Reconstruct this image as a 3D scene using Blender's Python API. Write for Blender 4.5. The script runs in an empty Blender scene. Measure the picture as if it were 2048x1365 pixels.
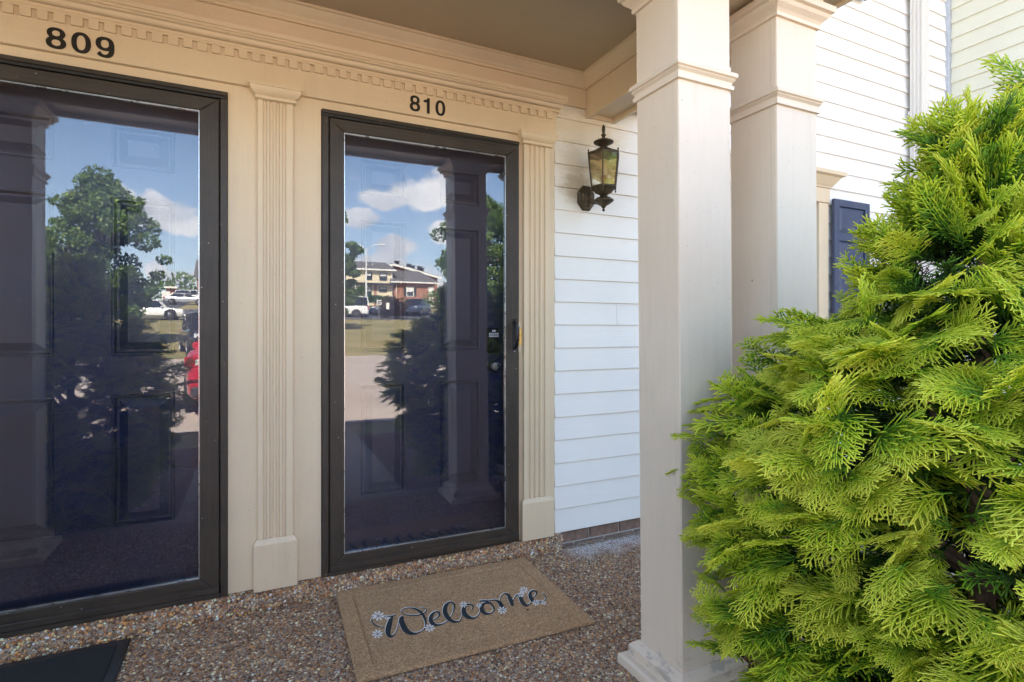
import bpy, bmesh, math, random
import numpy as np
from mathutils import Vector, Matrix
R = math.radians
random.seed(7); np.random.seed(7)
S = bpy.context.scene
COL = S.collection

# ------------------------------------------------------------------ camera
FPX, CXP, HYP = 1084.0, 1024.0, 662.0          # focal length, centre and horizon in photo pixels
YAW = math.atan(524/1084)
CAM = Vector((0, -2.535, 1.18))
cd = bpy.data.cameras.new('camera'); cam = bpy.data.objects.new('camera', cd); COL.objects.link(cam)
cd.sensor_width = 36; cd.lens = FPX/2048*36; cd.shift_y = -(682.5-HYP)/2048
cd.clip_start = 0.02; cd.clip_end = 2000
cam.location = CAM; cam.rotation_euler = (R(90), 0, -YAW)
S.camera = cam
S.render.resolution_x, S.render.resolution_y = 1024, 682

# ------------------------------------------------------------------ light
SUN_EL, SUN_AZ = 47.0, -14.0                    # azimuth from +y (behind the building) towards +x
sun_dir = Vector((math.sin(R(SUN_AZ))*math.cos(R(SUN_EL)), math.cos(R(SUN_AZ))*math.cos(R(SUN_EL)), math.sin(R(SUN_EL))))
sl = bpy.data.lights.new('sun', 'SUN'); sl.energy = 5.0; sl.angle = R(0.53); sl.color = (1.0, 0.91, 0.77)
so = bpy.data.objects.new('sun', sl); COL.objects.link(so)
so.rotation_euler = sun_dir.to_track_quat('Z', 'Y').to_euler(); so.location = (0, 0, 30)
S.view_settings.view_transform = 'Standard'; S.view_settings.look = 'None'
S.view_settings.gamma = 1; S.view_settings.use_curve_mapping = False
S.view_settings.exposure = 3.15

AJAR, BOW = R(1.3), R(1.2)                      # door 810 stands slightly ajar and its pane is bowed: the normal turns by BOW per metre
def bow_angle(x): return AJAR+BOW*(x-.78)
def bow_y(x): return .012-.5*BOW*(x-.78)**2
def pix_dir(px, py):
    s, c = math.sin(YAW), math.cos(YAW); u = (px-CXP)/FPX
    return Vector((s+u*c, c-u*s, (HYP-py)/FPX))
def refl_dir(door, px, py):
    d = pix_dir(px, py); hit = CAM+d*((.012-CAM.y)/d.y); a = bow_angle(hit.x) if door == 2 else 0
    n = Vector((-math.sin(a), -math.cos(a), 0)); return hit, d-2*d.dot(n)*n
def RF(door, px, py, D):
    "world point seen in a door's glass at a photo pixel, on the plane y = -D"
    hit, r = refl_dir(door, px, py); t = (-D-hit.y)/r.y
    return hit+r*t
def on_floor(px, py, z=0.0):
    d = pix_dir(px, py); return CAM+d*((z-CAM.z)/d.z)

# ------------------------------------------------------------------ world: sky with cumulus
W = bpy.data.worlds.new('World'); S.world = W; W.use_nodes = True
nt = W.node_tree; N = nt.nodes; L = nt.links; N.clear()
out = N.new('ShaderNodeOutputWorld'); bg = N.new('ShaderNodeBackground'); bg.inputs[1].default_value = 0.10
sky = N.new('ShaderNodeTexSky'); sky.sky_type = 'NISHITA'; sky.sun_disc = False
sky.sun_elevation = R(SUN_EL); sky.sun_rotation = R(SUN_AZ); sky.altitude = 150; sky.air_density = 1.0; sky.dust_density = 0.6; sky.ozone_density = 1.2
tc = N.new('ShaderNodeTexCoord')
def vm(op, a, b=None):
    n = N.new('ShaderNodeVectorMath'); n.operation = op
    for i, v in enumerate((a, b)):
        if v is None: continue
        if isinstance(v, (tuple, list, Vector)): n.inputs[i].default_value = tuple(v)
        else: L.new(v, n.inputs[i])
    return n.outputs['Value'] if op in ('LENGTH', 'DOT_PRODUCT') else n.outputs[0]
def mt(op, a, b=None, c=None, clamp=False):
    n = N.new('ShaderNodeMath'); n.operation = op; n.use_clamp = clamp
    for i, v in enumerate((a, b, c)):
        if v is None: continue
        if isinstance(v, (int, float)): n.inputs[i].default_value = v
        else: L.new(v, n.inputs[i])
    return n.outputs[0]
def noise(vec, scale, detail=6, rough=.55):
    n = N.new('ShaderNodeTexNoise'); n.inputs['Scale'].default_value = scale; n.inputs['Detail'].default_value = detail
    n.inputs['Roughness'].default_value = rough; L.new(vec, n.inputs['Vector']); return n.outputs[0]
gen = tc.outputs['Generated']
sep = N.new('ShaderNodeSeparateXYZ'); L.new(gen, sep.inputs[0])
# cumulus banks: (centre direction, horizontal radius, vertical radius)
banks = []
for door, px, py, rh, rv in ((2, 850, 392, .085, .040), (2, 775, 400, .060, .026), (2, 705, 440, .045, .022), (2, 800, 500, .040, .022), (2, 905, 470, .050, .026), (2, 745, 520, .05, .012), (2, 925, 355, .05, .03),
                            (1, 310, 425, .062, .034), (1, 245, 405, .036, .032), (1, 370, 455, .05, .022), (1, 350, 545, .05, .012)):
    banks.append((refl_dir(door, px, py)[1].normalized(), rh, rv))
wob = N.new('ShaderNodeTexNoise'); wob.inputs['Scale'].default_value = 11; wob.inputs['Detail'].default_value = 3; L.new(gen, wob.inputs['Vector'])
wv = vm('MULTIPLY', vm('SUBTRACT', wob.outputs['Color'], (.5, .5, .5)), (.07, .07, .06))
pos = vm('ADD', gen, wv)
acc = None
for c, rh, rv in banks:
    d = vm('MULTIPLY', vm('SUBTRACT', pos, c), (1/rh, 1/rh, 1/rv))
    m = mt('SUBTRACT', 1.0, vm('LENGTH', d))
    acc = m if acc is None else mt('MAXIMUM', acc, m)
fine = noise(gen, 30, 6, .6)
scat = mt('SUBTRACT', noise(vm('MULTIPLY', gen, (1, 1, 2.2)), 3.1, 3, .5), .615)       # scattered cumulus over the rest of the sky
dens = mt('ADD', mt('MAXIMUM', acc, mt('MULTIPLY', scat, 6.0)), mt('MULTIPLY', mt('SUBTRACT', fine, .5), 1.1))
mask = N.new('ShaderNodeMapRange'); mask.interpolation_type = 'SMOOTHSTEP'; mask.inputs[1].default_value = .02; mask.inputs[2].default_value = .40; L.new(dens, mask.inputs[0])
# a thin high veil near the horizon
veil = N.new('ShaderNodeMapRange'); veil.inputs[1].default_value = .30; veil.inputs[2].default_value = .0; veil.inputs[3].default_value = 0; veil.inputs[4].default_value = .25; L.new(sep.outputs[2], veil.inputs[0])
shade = N.new('ShaderNodeMapRange'); shade.inputs[1].default_value = .34; shade.inputs[2].default_value = .62; shade.inputs[3].default_value = .25; shade.inputs[4].default_value = 1.0; L.new(noise(vm('ADD', gen, (0, 0, .02)), 14, 5), shade.inputs[0])
ccol = N.new('ShaderNodeMix'); ccol.data_type = 'RGBA'; ccol.inputs[6].default_value = (3.6, 4.1, 4.9, 1); ccol.inputs[7].default_value = (8.2, 8.1, 8.0, 1); L.new(shade.outputs[0], ccol.inputs[0])
mx = N.new('ShaderNodeMix'); mx.data_type = 'RGBA'; L.new(mt('MAXIMUM', mask.outputs[0], veil.outputs[0]), mx.inputs[0]); L.new(sky.outputs[0], mx.inputs[6]); L.new(ccol.outputs[2], mx.inputs[7])
L.new(mx.outputs[2], bg.inputs[0]); L.new(bg.outputs[0], out.inputs[0])

# ------------------------------------------------------------------ mesh helpers
class MB:
    def __init__(s): s.v = []; s.f = []
    def add(s, vs, fs):
        o = len(s.v); s.v += [tuple(v) for v in vs]; s.f += [tuple(i+o for i in f) for f in fs]; return s
    def box(s, x0, x1, y0, y1, z0, z1, ch=0):
        if ch <= 0:
            vs = [(x, y, z) for x in (x0, x1) for y in (y0, y1) for z in (z0, z1)]
            return s.add(vs, [(0, 1, 3, 2), (4, 6, 7, 5), (0, 4, 5, 1), (2, 3, 7, 6), (0, 2, 6, 4), (1, 5, 7, 3)])
        X = [(x0, x1), (y0, y1), (z0, z1)]; idx = {}; vs = []
        for c in [(i, j, k) for i in (0, 1) for j in (0, 1) for k in (0, 1)]:
            for ax in range(3):
                p = []
                for a in range(3):
                    e = X[a][c[a]]; p.append(e if a == ax else e+(ch if c[a] == 0 else -ch))
                idx[c, ax] = len(vs); vs.append(tuple(p))
        fs = []
        for ax in range(3):
            b, d = [(1, 2), (2, 0), (0, 1)][ax]
            for sd in (0, 1):
                def cc(i, j):
                    q = [0, 0, 0]; q[ax] = sd; q[b] = i; q[d] = j; return tuple(q)
                fs.append([idx[cc(*q), ax] for q in ((0, 0), (1, 0), (1, 1), (0, 1))])
        for ax in range(3):
            b, d = [(1, 2), (2, 0), (0, 1)][ax]
            for i in (0, 1):
                for j in (0, 1):
                    q0 = [0, 0, 0]; q0[b] = i; q0[d] = j; q1 = list(q0); q1[ax] = 1; q0 = tuple(q0); q1 = tuple(q1)
                    fs.append([idx[q0, b], idx[q1, b], idx[q1, d], idx[q0, d]])
        for c in [(i, j, k) for i in (0, 1) for j in (0, 1) for k in (0, 1)]:
            fs.append([idx[c, 0], idx[c, 1], idx[c, 2]])
        return s.add(vs, fs)
    def prism(s, prof, axis, a0, a1):
        n = len(prof); vs = []
        for a in (a0, a1):
            for p, q in prof:
                vs.append({'x': (a, p, q), 'y': (p, a, q), 'z': (p, q, a)}[axis])
        fs = [(i, (i+1) % n, n+(i+1) % n, n+i) for i in range(n)]+[tuple(range(n)), tuple(range(n, 2*n))]
        return s.add(vs, fs)
    def loft(s, rings, closed=True, cap=True):
        n = len(rings[0]); vs = [p for r in rings for p in r]; fs = []
        for k in range(len(rings)-1):
            for i in range(n if closed else n-1):
                j = (i+1) % n; fs.append((k*n+i, k*n+j, (k+1)*n+j, (k+1)*n+i))
        if cap and closed: fs += [tuple(range(n)), tuple(range((len(rings)-1)*n, len(rings)*n))]
        return s.add(vs, fs)
    def square_rings(s, x0, x1, y0, y1, prof):
        "loft of rectangles grown by an offset: prof = [(offset, z), ...]"
        return s.loft([[(x0-o, y0-o, z), (x1+o, y0-o, z), (x1+o, y1+o, z), (x0-o, y1+o, z)] for o, z in prof])
    def lathe(s, prof, n=16, c=(0, 0, 0), ph=0):
        return s.loft([[(c[0]+r*math.cos(ph+2*math.pi*i/n), c[1]+r*math.sin(ph+2*math.pi*i/n), c[2]+z) for i in range(n)] for r, z in prof])
    def tube(s, path, rad, n=6):
        P = [Vector(p) for p in path]; rings = []
        for i, p in enumerate(P):
            t = (P[min(i+1, len(P)-1)]-P[max(i-1, 0)])
            if t.length < 1e-9: t = Vector((0, 0, 1))
            t.normalize(); a = t.orthogonal().normalized() if i == 0 else (pa-t*pa.dot(t)).normalized(); pa = a; b = t.cross(a)
            r = rad[i] if isinstance(rad, (list, tuple)) else rad
            rings.append([p+(a*math.cos(2*math.pi*k/n)+b*math.sin(2*math.pi*k/n))*r for k in range(n)])
        return s.loft(rings)
    def mesh(s, name, mat=None, smooth=False):
        me = bpy.data.meshes.new(name); me.from_pydata(s.v, [], s.f)
        bm = bmesh.new(); bm.from_mesh(me)
        if len(bm.faces) < 30000: bmesh.ops.recalc_face_normals(bm, faces=bm.faces)
        bm.to_mesh(me); bm.free()
        if mat: me.materials.append(mat)
        if smooth:
            for p in me.polygons: p.use_smooth = True
            try: me.set_sharp_from_angle(angle=R(38))
            except Exception: pass
        me.update(); return me
    def build(s, name, mat, parent=None, smooth=False):
        return link(name, s.mesh(name, mat, smooth), parent)
def link(name, me, parent=None):
    o = bpy.data.objects.new(name, me); COL.objects.link(o)
    if parent: o.parent = parent
    return o
def tag(o, label=None, cat=None, group=None, kind=None):
    if label: o['label'] = label
    if cat: o['category'] = cat
    if group: o['group'] = group
    if kind: o['kind'] = kind
    return o
def empty(name, loc=(0, 0, 0), rz=0, label=None, cat=None, group=None):
    o = bpy.data.objects.new(name, None); COL.objects.link(o); o.location = loc; o.rotation_euler = (0, 0, rz); o.empty_display_size = .1
    return tag(o, label, cat, group)
def copy_tree(o, parent=None):
    c = o.copy(); COL.objects.link(c); c.parent = parent
    for ch in o.children: copy_tree(ch, c)
    return c
def nmesh(name, V, F, mat, attr=None, smooth=False):
    "fast mesh from numpy arrays; attr = (name, per-vertex floats or rgb)"
    me = bpy.data.meshes.new(name); V = np.asarray(V, np.float32); F = np.asarray(F, np.int32); k = F.shape[1]
    me.vertices.add(len(V)); me.vertices.foreach_set('co', V.ravel())
    me.loops.add(F.size); me.loops.foreach_set('vertex_index', F.ravel())
    me.polygons.add(len(F)); me.polygons.foreach_set('loop_start', np.arange(0, F.size, k, dtype=np.int32)); me.polygons.foreach_set('loop_total', np.full(len(F), k, np.int32))
    if attr:
        nm, A = attr; A = np.asarray(A, np.float32)
        if A.ndim == 1: me.attributes.new(nm, 'FLOAT', 'POINT').data.foreach_set('value', A)
        else: me.attributes.new(nm, 'FLOAT_COLOR', 'POINT').data.foreach_set('color', np.concatenate([A, np.ones((len(A), 1), np.float32)], 1).ravel())
    if smooth: me.polygons.foreach_set('use_smooth', np.ones(len(F), bool))
    me.materials.append(mat); me.update(calc_edges=True); me.validate(); return me

# ------------------------------------------------------------------ materials
class NT:
    def __init__(s, name):
        s.m = bpy.data.materials.new(name); s.m.use_nodes = True; s.t = s.m.node_tree; s.n = s.t.nodes; s.l = s.t.links
        s.p = s.n['Principled BSDF']; s.o = s.n['Material Output']
    def pos(s, scale=(1, 1, 1), obj=False):
        if obj: t = s.n.new('ShaderNodeTexCoord').outputs['Object']
        else: t = s.n.new('ShaderNodeNewGeometry').outputs['Position']
        v = s.n.new('ShaderNodeVectorMath'); v.operation = 'MULTIPLY'; v.inputs[1].default_value = scale; s.l.new(t, v.inputs[0]); return v.outputs[0]
    def noise(s, vec, scale, detail=4, rough=.5, col=False):
        n = s.n.new('ShaderNodeTexNoise'); n.inputs['Scale'].default_value = scale; n.inputs['Detail'].default_value = detail; n.inputs['Roughness'].default_value = rough
        s.l.new(vec, n.inputs['Vector']); return n.outputs['Color' if col else 0]
    def vor(s, vec, scale, feat='F1', out='Distance'):
        n = s.n.new('ShaderNodeTexVoronoi'); n.feature = feat; n.inputs['Scale'].default_value = scale; s.l.new(vec, n.inputs['Vector']); return n.outputs[out]
    def ramp(s, fac, stops):
        r = s.n.new('ShaderNodeValToRGB'); e = r.color_ramp.elements
        while len(e) < len(stops): e.new(.5)
        for q, (p, c) in zip(e, stops): q.position = p; q.color = (*c, 1) if len(c) == 3 else c
        s.l.new(fac, r.inputs[0]); return r.outputs[0]
    def mapr(s, v, a, b, c, d, sm=False):
        n = s.n.new('ShaderNodeMapRange'); n.interpolation_type = 'SMOOTHSTEP' if sm else 'LINEAR'
        for i, x in enumerate((a, b, c, d)): n.inputs[i+1].default_value = x
        s.l.new(v, n.inputs[0]); return n.outputs[0]
    def math(s, op, a, b=None):
        n = s.n.new('ShaderNodeMath'); n.operation = op
        for i, v in enumerate((a, b)):
            if v is None: continue
            if isinstance(v, (int, float)): n.inputs[i].default_value = v
            else: s.l.new(v, n.inputs[i])
        return n.outputs[0]
    def mix(s, fac, a, b, mode='MIX'):
        n = s.n.new('ShaderNodeMix'); n.data_type = 'RGBA'; n.blend_type = mode
        for i, v in ((0, fac), (6, a), (7, b)):
            if isinstance(v, (int, float)): n.inputs[i].default_value = v
            elif isinstance(v, tuple): n.inputs[i].default_value = (*v, 1) if len(v) == 3 else v
            else: s.l.new(v, n.inputs[i])
        return n.outputs[2]
    def set(s, k, v):
        i = s.p.inputs[k]
        if isinstance(v, tuple): i.default_value = (*v, 1) if len(v) == 3 and i.type == 'RGBA' else v
        elif isinstance(v, (int, float)): i.default_value = v
        else: s.l.new(v, i)
        return s
    def bump(s, h, strength=.3, dist=.002):
        b = s.n.new('ShaderNodeBump'); b.inputs['Strength'].default_value = strength; b.inputs['Distance'].default_value = dist
        s.l.new(h, b.inputs['Height']); s.l.new(b.outputs[0], s.p.inputs['Normal']); return s
def plain(name, col, rough=.5, metal=0, var=.12, scale=30, bump=0, obj=False):
    t = NT(name); p = t.pos(obj=obj)
    n = t.noise(p, scale, 5, .6)
    t.set('Base Color', t.mix(t.mapr(n, .3, .7, 0, 1), tuple(c*(1-var) for c in col), tuple(min(1, c*(1+var)) for c in col)))
    t.set('Roughness', t.mapr(t.noise(p, scale*.6, 3), .3, .7, max(0, rough-.08), min(1, rough+.08))).set('Metallic', metal)
    if bump: t.bump(t.noise(p, scale*3, 4), bump, .002)
    return t.m

def trim_paint(name, col, grain=(60, 60, 3), wear=False):
    t = NT(name); p = t.pos()
    broad = t.noise(p, 1.7, 4, .6); spot = t.noise(p, 38, 6, .7); g = t.noise(t.pos(grain), 1, 4, .6)
    c = t.mix(t.mapr(broad, .3, .7, 0, 1), tuple(x*.93 for x in col), tuple(x*1.04 for x in col))
    c = t.mix(t.mapr(spot, .68, .80, 0, .55, True), c, tuple(x*.55 for x in col))      # flecks of dirt
    c = t.mix(t.mapr(t.noise(p, 120, 3, .6), .69, .74, 0, .7, True), c, tuple(x*.35 for x in col))   # fly specks
    dr = t.noise(t.pos((11, 11, 1.2)), 1, 5, .7); c = t.mix(t.mapr(dr, .56, .75, 0, .22, True), c, tuple(x*.62 for x in col))
    c = t.mix(t.mapr(g, .35, .75, 0, .10), c, tuple(x*.6 for x in col))
    if wear:     # peeling and grime on the foot of the posts, scuffs higher up
        z = t.n.new('ShaderNodeSeparateXYZ'); t.l.new(p, z.inputs[0]); lo = t.mapr(z.outputs[2], .02, .16, 1, 0)
        w = t.noise(t.pos((9, 9, 26)), 1, 6, .7); c = t.mix(t.math('MULTIPLY', lo, t.mapr(w, .52, .60, 0, .75, True)), c, (.20, .19, .18))
        sc = t.noise(t.pos((16, 16, 5)), 1, 5, .75); c = t.mix(t.mapr(sc, .69, .74, 0, .35, True), c, tuple(x*.55 for x in col))
        ch = t.vor(p, 4.2); c = t.mix(t.mapr(ch, .020, .030, .8, 0), c, (.12, .11, .10))
    t.set('Base Color', c).set('Roughness', t.mapr(broad, .3, .7, .42, .56))
    t.bump(t.math('ADD', t.math('MULTIPLY', g, .7), t.math('MULTIPLY', t.noise(p, 260, 3), .35)), .35, .0012)
    return t.m
TRIM = trim_paint('tan_trim_paint', (.66, .525, .355))
TRIMH = trim_paint('tan_trim_paint_long_grain', (.66, .525, .355), (3, 60, 60))
POSTM = trim_paint('beige_post_paint', (.67, .55, .425), (70, 70, 4), True)
CEIL = trim_paint('shaded_tan_ceiling_paint', (.46, .36, .235), (3, 5, 60))  # trim tan with the shade under the porch roof put into the colour

def siding_mat(name, col, grain, stain_glow=False):
    t = NT(name); p = t.pos()
    g = t.noise(t.pos(grain), 1, 5, .62); b = t.noise(p, 2.3, 4, .6)
    c = t.mix(t.mapr(b, .3, .7, 0, 1), tuple(x*.95 for x in col), col)
    oi = t.n.new('ShaderNodeObjectInfo'); c = t.mix(t.mapr(oi.outputs['Random'], 0, 1, 0, .10), c, tuple(x*.82 for x in col))
    c = t.mix(t.mapr(g, .55, .8, 0, .22), c, tuple(x*.7 for x in col))
    if stain_glow:   # spider dirt round the lantern; warm glow painted into the boards above it
        def blob(cx, cz, rx, rz, amt):
            v = t.n.new('ShaderNodeVectorMath'); v.operation = 'SUBTRACT'; v.inputs[1].default_value = (cx, 0, cz); t.l.new(t.n.new('ShaderNodeNewGeometry').outputs['Position'], v.inputs[0])
            w = t.n.new('ShaderNodeVectorMath'); w.operation = 'MULTIPLY'; w.inputs[1].default_value = (1/rx, 0, 1/rz); t.l.new(v.outputs[0], w.inputs[0])
            ln = t.n.new('ShaderNodeVectorMath'); ln.operation = 'LENGTH'; t.l.new(w.outputs[0], ln.inputs[0])
            q = t.math('ADD', ln.outputs['Value'], t.math('MULTIPLY', t.math('SUBTRACT', t.noise(t.pos((12, 12, 30)), 1, 6, .7), .5), 1.5))
            return t.mapr(q, .3, 1.15, amt, 0, True)
        c = t.mix(blob(1.63, 1.98, .13, .11, .65), c, (.36, .27, .15))
        c = t.mix(blob(1.68, 2.29, .30, .14, .50), c, (.58, .44, .24))  # warm bounce glow under the beam, put into the board colour
        c = t.mix(blob(1.62, 2.13, .22, .10, .30), c, (.50, .38, .21))
        fl = t.noise(p, 75, 3, .7)
        c = t.mix(t.math('MULTIPLY', t.mapr(fl, .66, .72, 0, 1, True), blob(1.7, 2.2, .4, .35, .8)), c, (.16, .10, .05))
    t.set('Base Color', c).set('Roughness', .55); t.bump(g, .5, .0016); return t.m
SIDW = siding_mat('white_siding', (.785, .75, .70), (5, 5, 160), True)
SIDC = siding_mat('cream_siding', (.68, .65, .51), (5, 5, 160))

def bronze(name, axis):
    t = NT(name); p = t.pos(); sc = (6, 300, 300) if axis == 'x' else (300, 300, 6)
    st = t.noise(t.pos(sc), 1, 4, .6); b = t.noise(p, 6, 5, .65)
    c = t.mix(t.mapr(b, .3, .7, 0, 1), (.019, .014, .010), (.040, .029, .020))
    c = t.mix(t.mapr(st, .45, .8, 0, .5), c, (.10, .076, .054))
    sp = t.vor(p, 23); c = t.mix(t.mapr(sp, .03, .05, .8, 0), c, (.62, .60, .56))
    t.set('Base Color', c).set('Metallic', .12).set('Roughness', t.mapr(st, .3, .7, .40, .6)); t.bump(st, .12, .0006); return t.m
BRZ, BRZX = bronze('bronze_aluminium', 'z'), bronze('bronze_aluminium_rail', 'x')
BLK = plain('black_gap_rubber', (.012, .011, .011), .6)
ALU = plain('bright_aluminium_bead', (.55, .56, .57), .3, .9)
def glass(name, f0, tint, rough=0.0, dust=0.0):
    t = NT(name); t.n.remove(t.p); lw = t.n.new('ShaderNodeFresnel'); lw.inputs[0].default_value = 1.5
    fac = t.mapr(lw.outputs[0], .04, 1, f0, 1)
    tr = t.n.new('ShaderNodeBsdfTransparent'); tr.inputs[0].default_value = (*tint, 1)
    gl = t.n.new('ShaderNodeBsdfGlossy'); gl.inputs['Roughness'].default_value = rough; gl.inputs[0].default_value = (.97, .98, 1, 1)
    ms = t.n.new('ShaderNodeMixShader'); t.l.new(fac, ms.inputs[0]); t.l.new(tr.outputs[0], ms.inputs[1]); t.l.new(gl.outputs[0], ms.inputs[2]); last = ms.outputs[0]
    if dust:
        df = t.n.new('ShaderNodeBsdfDiffuse'); df.inputs[0].default_value = (.62, .62, .66, 1); p = t.pos()
        sp = t.mapr(t.vor(p, 21), .018, .03, .75, 0); hz = t.mapr(t.noise(p, 3, 6, .65), .4, .75, dust*.3, dust)
        m2 = t.n.new('ShaderNodeMixShader'); t.l.new(t.math('MAXIMUM', sp, hz), m2.inputs[0]); t.l.new(last, m2.inputs[1]); t.l.new(df.outputs[0], m2.inputs[2]); last = m2.outputs[0]
    t.l.new(last, t.o.inputs[0]); return t.m
GLASS = glass('storm_glass', .056, (.97, .97, .98), 0, .004)
LGLASS = glass('lantern_glass', .10, (.90, .83, .66), .03, .05)
WGLASS = glass('window_glass', .25, (.5, .55, .6))
def door_paint():
    t = NT('navy_door_paint'); p = t.pos()
    g = t.noise(t.pos((140, 140, 6)), 1, 4, .6); b = t.noise(p, 5, 4)
    t.set('Base Color', t.mix(t.mapr(b, .3, .7, 0, 1), (.009, .013, .044), (.017, .023, .066))).set('Roughness', t.mapr(g, .3, .7, .34, .44)); t.bump(g, .06, .0006); return t.m
NAVY = door_paint()
SHUT = plain('slate_blue_shutter', (.036, .050, .098), .45, 0, .1, 9, .1)
BLACK = plain('black_number_vinyl', (.010, .009, .008), .42, 0, .2, 60)

# ------------------------------------------------------------------ ground
def GZ(D):
    "height of the ground at a distance D in front of the building"
    pts = [(-60, -.17), (5.6, -.17), (20, .10), (54, 2.55), (82, 5.05), (110, 6.4), (160, 8.0), (900, 14)]
    for (a, p), (b, q) in zip(pts, pts[1:]):
        if D <= b: return p+(q-p)*(D-a)/(b-a)
    return pts[-1][1]
def sheet(name, x0, x1, D0, D1, dz, mat, nx=1, jag=0, step=2.0):
    ys = [D0]
    for k in [5.6, 20, 54, 82, 110, 160]:
        if D0 < k < D1: ys.append(k)
    ys.append(D1); rows = []
    for a, b in zip(ys, ys[1:]):
        n = max(1, int((b-a)/step)) if b < 170 else 3
        rows += [a+(b-a)*i/n for i in range(n)]
    rows.append(D1); m = MB(); n = nx+1; vs = []; rr = random.Random(5)
    for i, D in enumerate(rows):
        for k in range(n):
            j = rr.uniform(-jag, jag) if jag and i in (0, len(rows)-1) else 0
            vs.append((x0+(x1-x0)*k/nx, -(D+j), GZ(D)+dz))
    m.add(vs, [(i*n+k, i*n+k+1, (i+1)*n+k+1, (i+1)*n+k) for i in range(len(rows)-1) for k in range(nx)])
    return tag(m.build(name, mat), kind='structure')
def lawn_mat():
    t = NT('dry_lawn'); p = t.pos(); a = t.noise(p, .35, 5, .6); b = t.noise(p, 9, 5, .7)
    c = t.ramp(a, [(.3, (.16, .15, .055)), (.5, (.30, .24, .10)), (.72, (.40, .30, .15))])
    c = t.mix(t.mapr(b, .35, .7, 0, .6), c, (.09, .11, .03)); t.set('Base Color', c).set('Roughness', .95); t.bump(b, .8, .05); return t.m
def concrete_mat():
    t = NT('drive_concrete'); p = t.pos(); a = t.noise(p, .8, 6, .65); b = t.noise(p, 60, 3)
    c = t.ramp(a, [(.3, (.36, .30, .25)), (.6, (.46, .39, .33)), (.8, (.52, .45, .39))]); cr = t.vor(p, .35, 'DISTANCE_TO_EDGE')
    c = t.mix(t.mapr(cr, .002, .006, .3, 0), c, (.13, .11, .09)); t.set('Base Color', t.mix(t.mapr(b, .4, .7, 0, .3), c, (.22, .18, .15))).set('Roughness', .9); t.bump(b, .3, .004); return t.m
def asphalt_mat():
    t = NT('asphalt'); p = t.pos(); a = t.noise(p, .5, 5, .6); b = t.noise(p, 90, 3)
    t.set('Base Color', t.mix(t.mapr(b, .3, .7, 0, .5), t.ramp(a, [(.3, (.045, .046, .05)), (.7, (.085, .085, .09))]), (.12, .12, .125))).set('Roughness', .85); t.bump(b, .4, .006); return t.m
def mulch_mat():
    t = NT('bark_mulch'); p = t.pos((1, 1, 1)); v = t.vor(p, 38, out='Color'); h = t.noise(p, 45, 5, .7)
    sp = t.n.new('ShaderNodeSeparateColor'); t.l.new(v, sp.inputs[0])
    t.set('Base Color', t.ramp(sp.outputs[0], [(0, (.05, .026, .014)), (.5, (.13, .065, .03)), (1, (.28, .16, .075))])).set('Roughness', .95); t.bump(h, 1, .02); return t.m
LAWN, CONC, ASPH, MULCH = lawn_mat(), concrete_mat(), asphalt_mat(), mulch_mat()
PAINTW = plain('white_line_paint', (.7, .7, .68), .7)
sheet('ground', -300, 300, -60, 900, -.012, LAWN, 12, 0, 4)
sheet('planting_bed', -6, 5.3, 1.35, 4.6, .01, MULCH, 6)
sheet('driveway', -60, 60, 5.6, 20.5, .006, CONC, 40, .25)
sheet('parking_lot', -70, 60, 50, 64, .008, ASPH, 8)
sheet('parking_lot', -70, -7, 64, 82, .008, ASPH, 8)
sheet('side_road', -40, -9, 30, 50, .008, ASPH, 4)
for k in range(14):
    x = -56+k*2.7
    sheet('bay_line', x, x+.1, 66, 71, .014, PAINTW)

# exposed-aggregate porch slab and walk
def agg_mat():
    t = NT('exposed_aggregate_base'); p = t.pos(); v = t.vor(p, 105, out='Color'); sp = t.n.new('ShaderNodeSeparateColor'); t.l.new(v, sp.inputs[0])
    e = t.vor(p, 105, 'DISTANCE_TO_EDGE'); fine = t.noise(p, 300, 3)
    stone = t.ramp(sp.outputs[0], [(0, (.075, .036, .02)), (.3, (.20, .10, .05)), (.55, (.36, .21, .11)), (.75, (.48, .34, .21)), (.92, (.64, .55, .44)), (1, (.60, .55, .48))])
    c = t.mix(t.mapr(e, .05, .16, 1, 0), stone, (.30, .255, .21))
    c = t.mix(t.mapr(fine, .4, .7, 0, .3), c, (.12, .09, .07)); t.set('Base Color', c).set('Roughness', .62); t.bump(t.mapr(e, 0, .3, 0, 1), .7, .004); return t.m
def peb_mat():
    t = NT('river_pebble'); a = t.n.new('ShaderNodeAttribute'); a.attribute_name = 'col'
    p = t.pos(); n = t.noise(p, 500, 3); c = t.mix(t.mapr(n, .35, .7, 0, .45), a.outputs['Color'], (.10, .06, .04))
    # white salts that leached out along the brick
    v = t.n.new('ShaderNodeSeparateXYZ'); t.l.new(p, v.inputs[0])
    q = t.math('ADD', t.math('DIVIDE', t.math('ABSOLUTE', t.math('ADD', v.outputs[1], .02)), .20), t.math('MULTIPLY', t.math('SUBTRACT', t.noise(p, 9, 6, .7), .5), 2.2))
    m = t.math('MULTIPLY', t.mapr(q, .2, 1.0, .75, 0, True), t.mapr(v.outputs[0], 1.47, 1.6, 0, 1)); m = t.math('MULTIPLY', m, t.mapr(v.outputs[2], -.02, .02, .9, 1))
    c = t.mix(m, c, (.66, .66, .68)); t.set('Base Color', c).set('Roughness', t.mapr(n, .3, .7, .42, .7)); return t.m
AGG, PEB = agg_mat(), peb_mat()
slab = tag(MB().box(-3.2, 3.4, -1.42, .05, -.20, 0).build('porch_floor', AGG), kind='structure')
walk = tag(MB().box(-.42, .98, -5.62, -1.42, -.22, -.012).build('walkway', AGG), kind='structure')
STEP_Y, STEP_Z = -.022, .082
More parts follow.
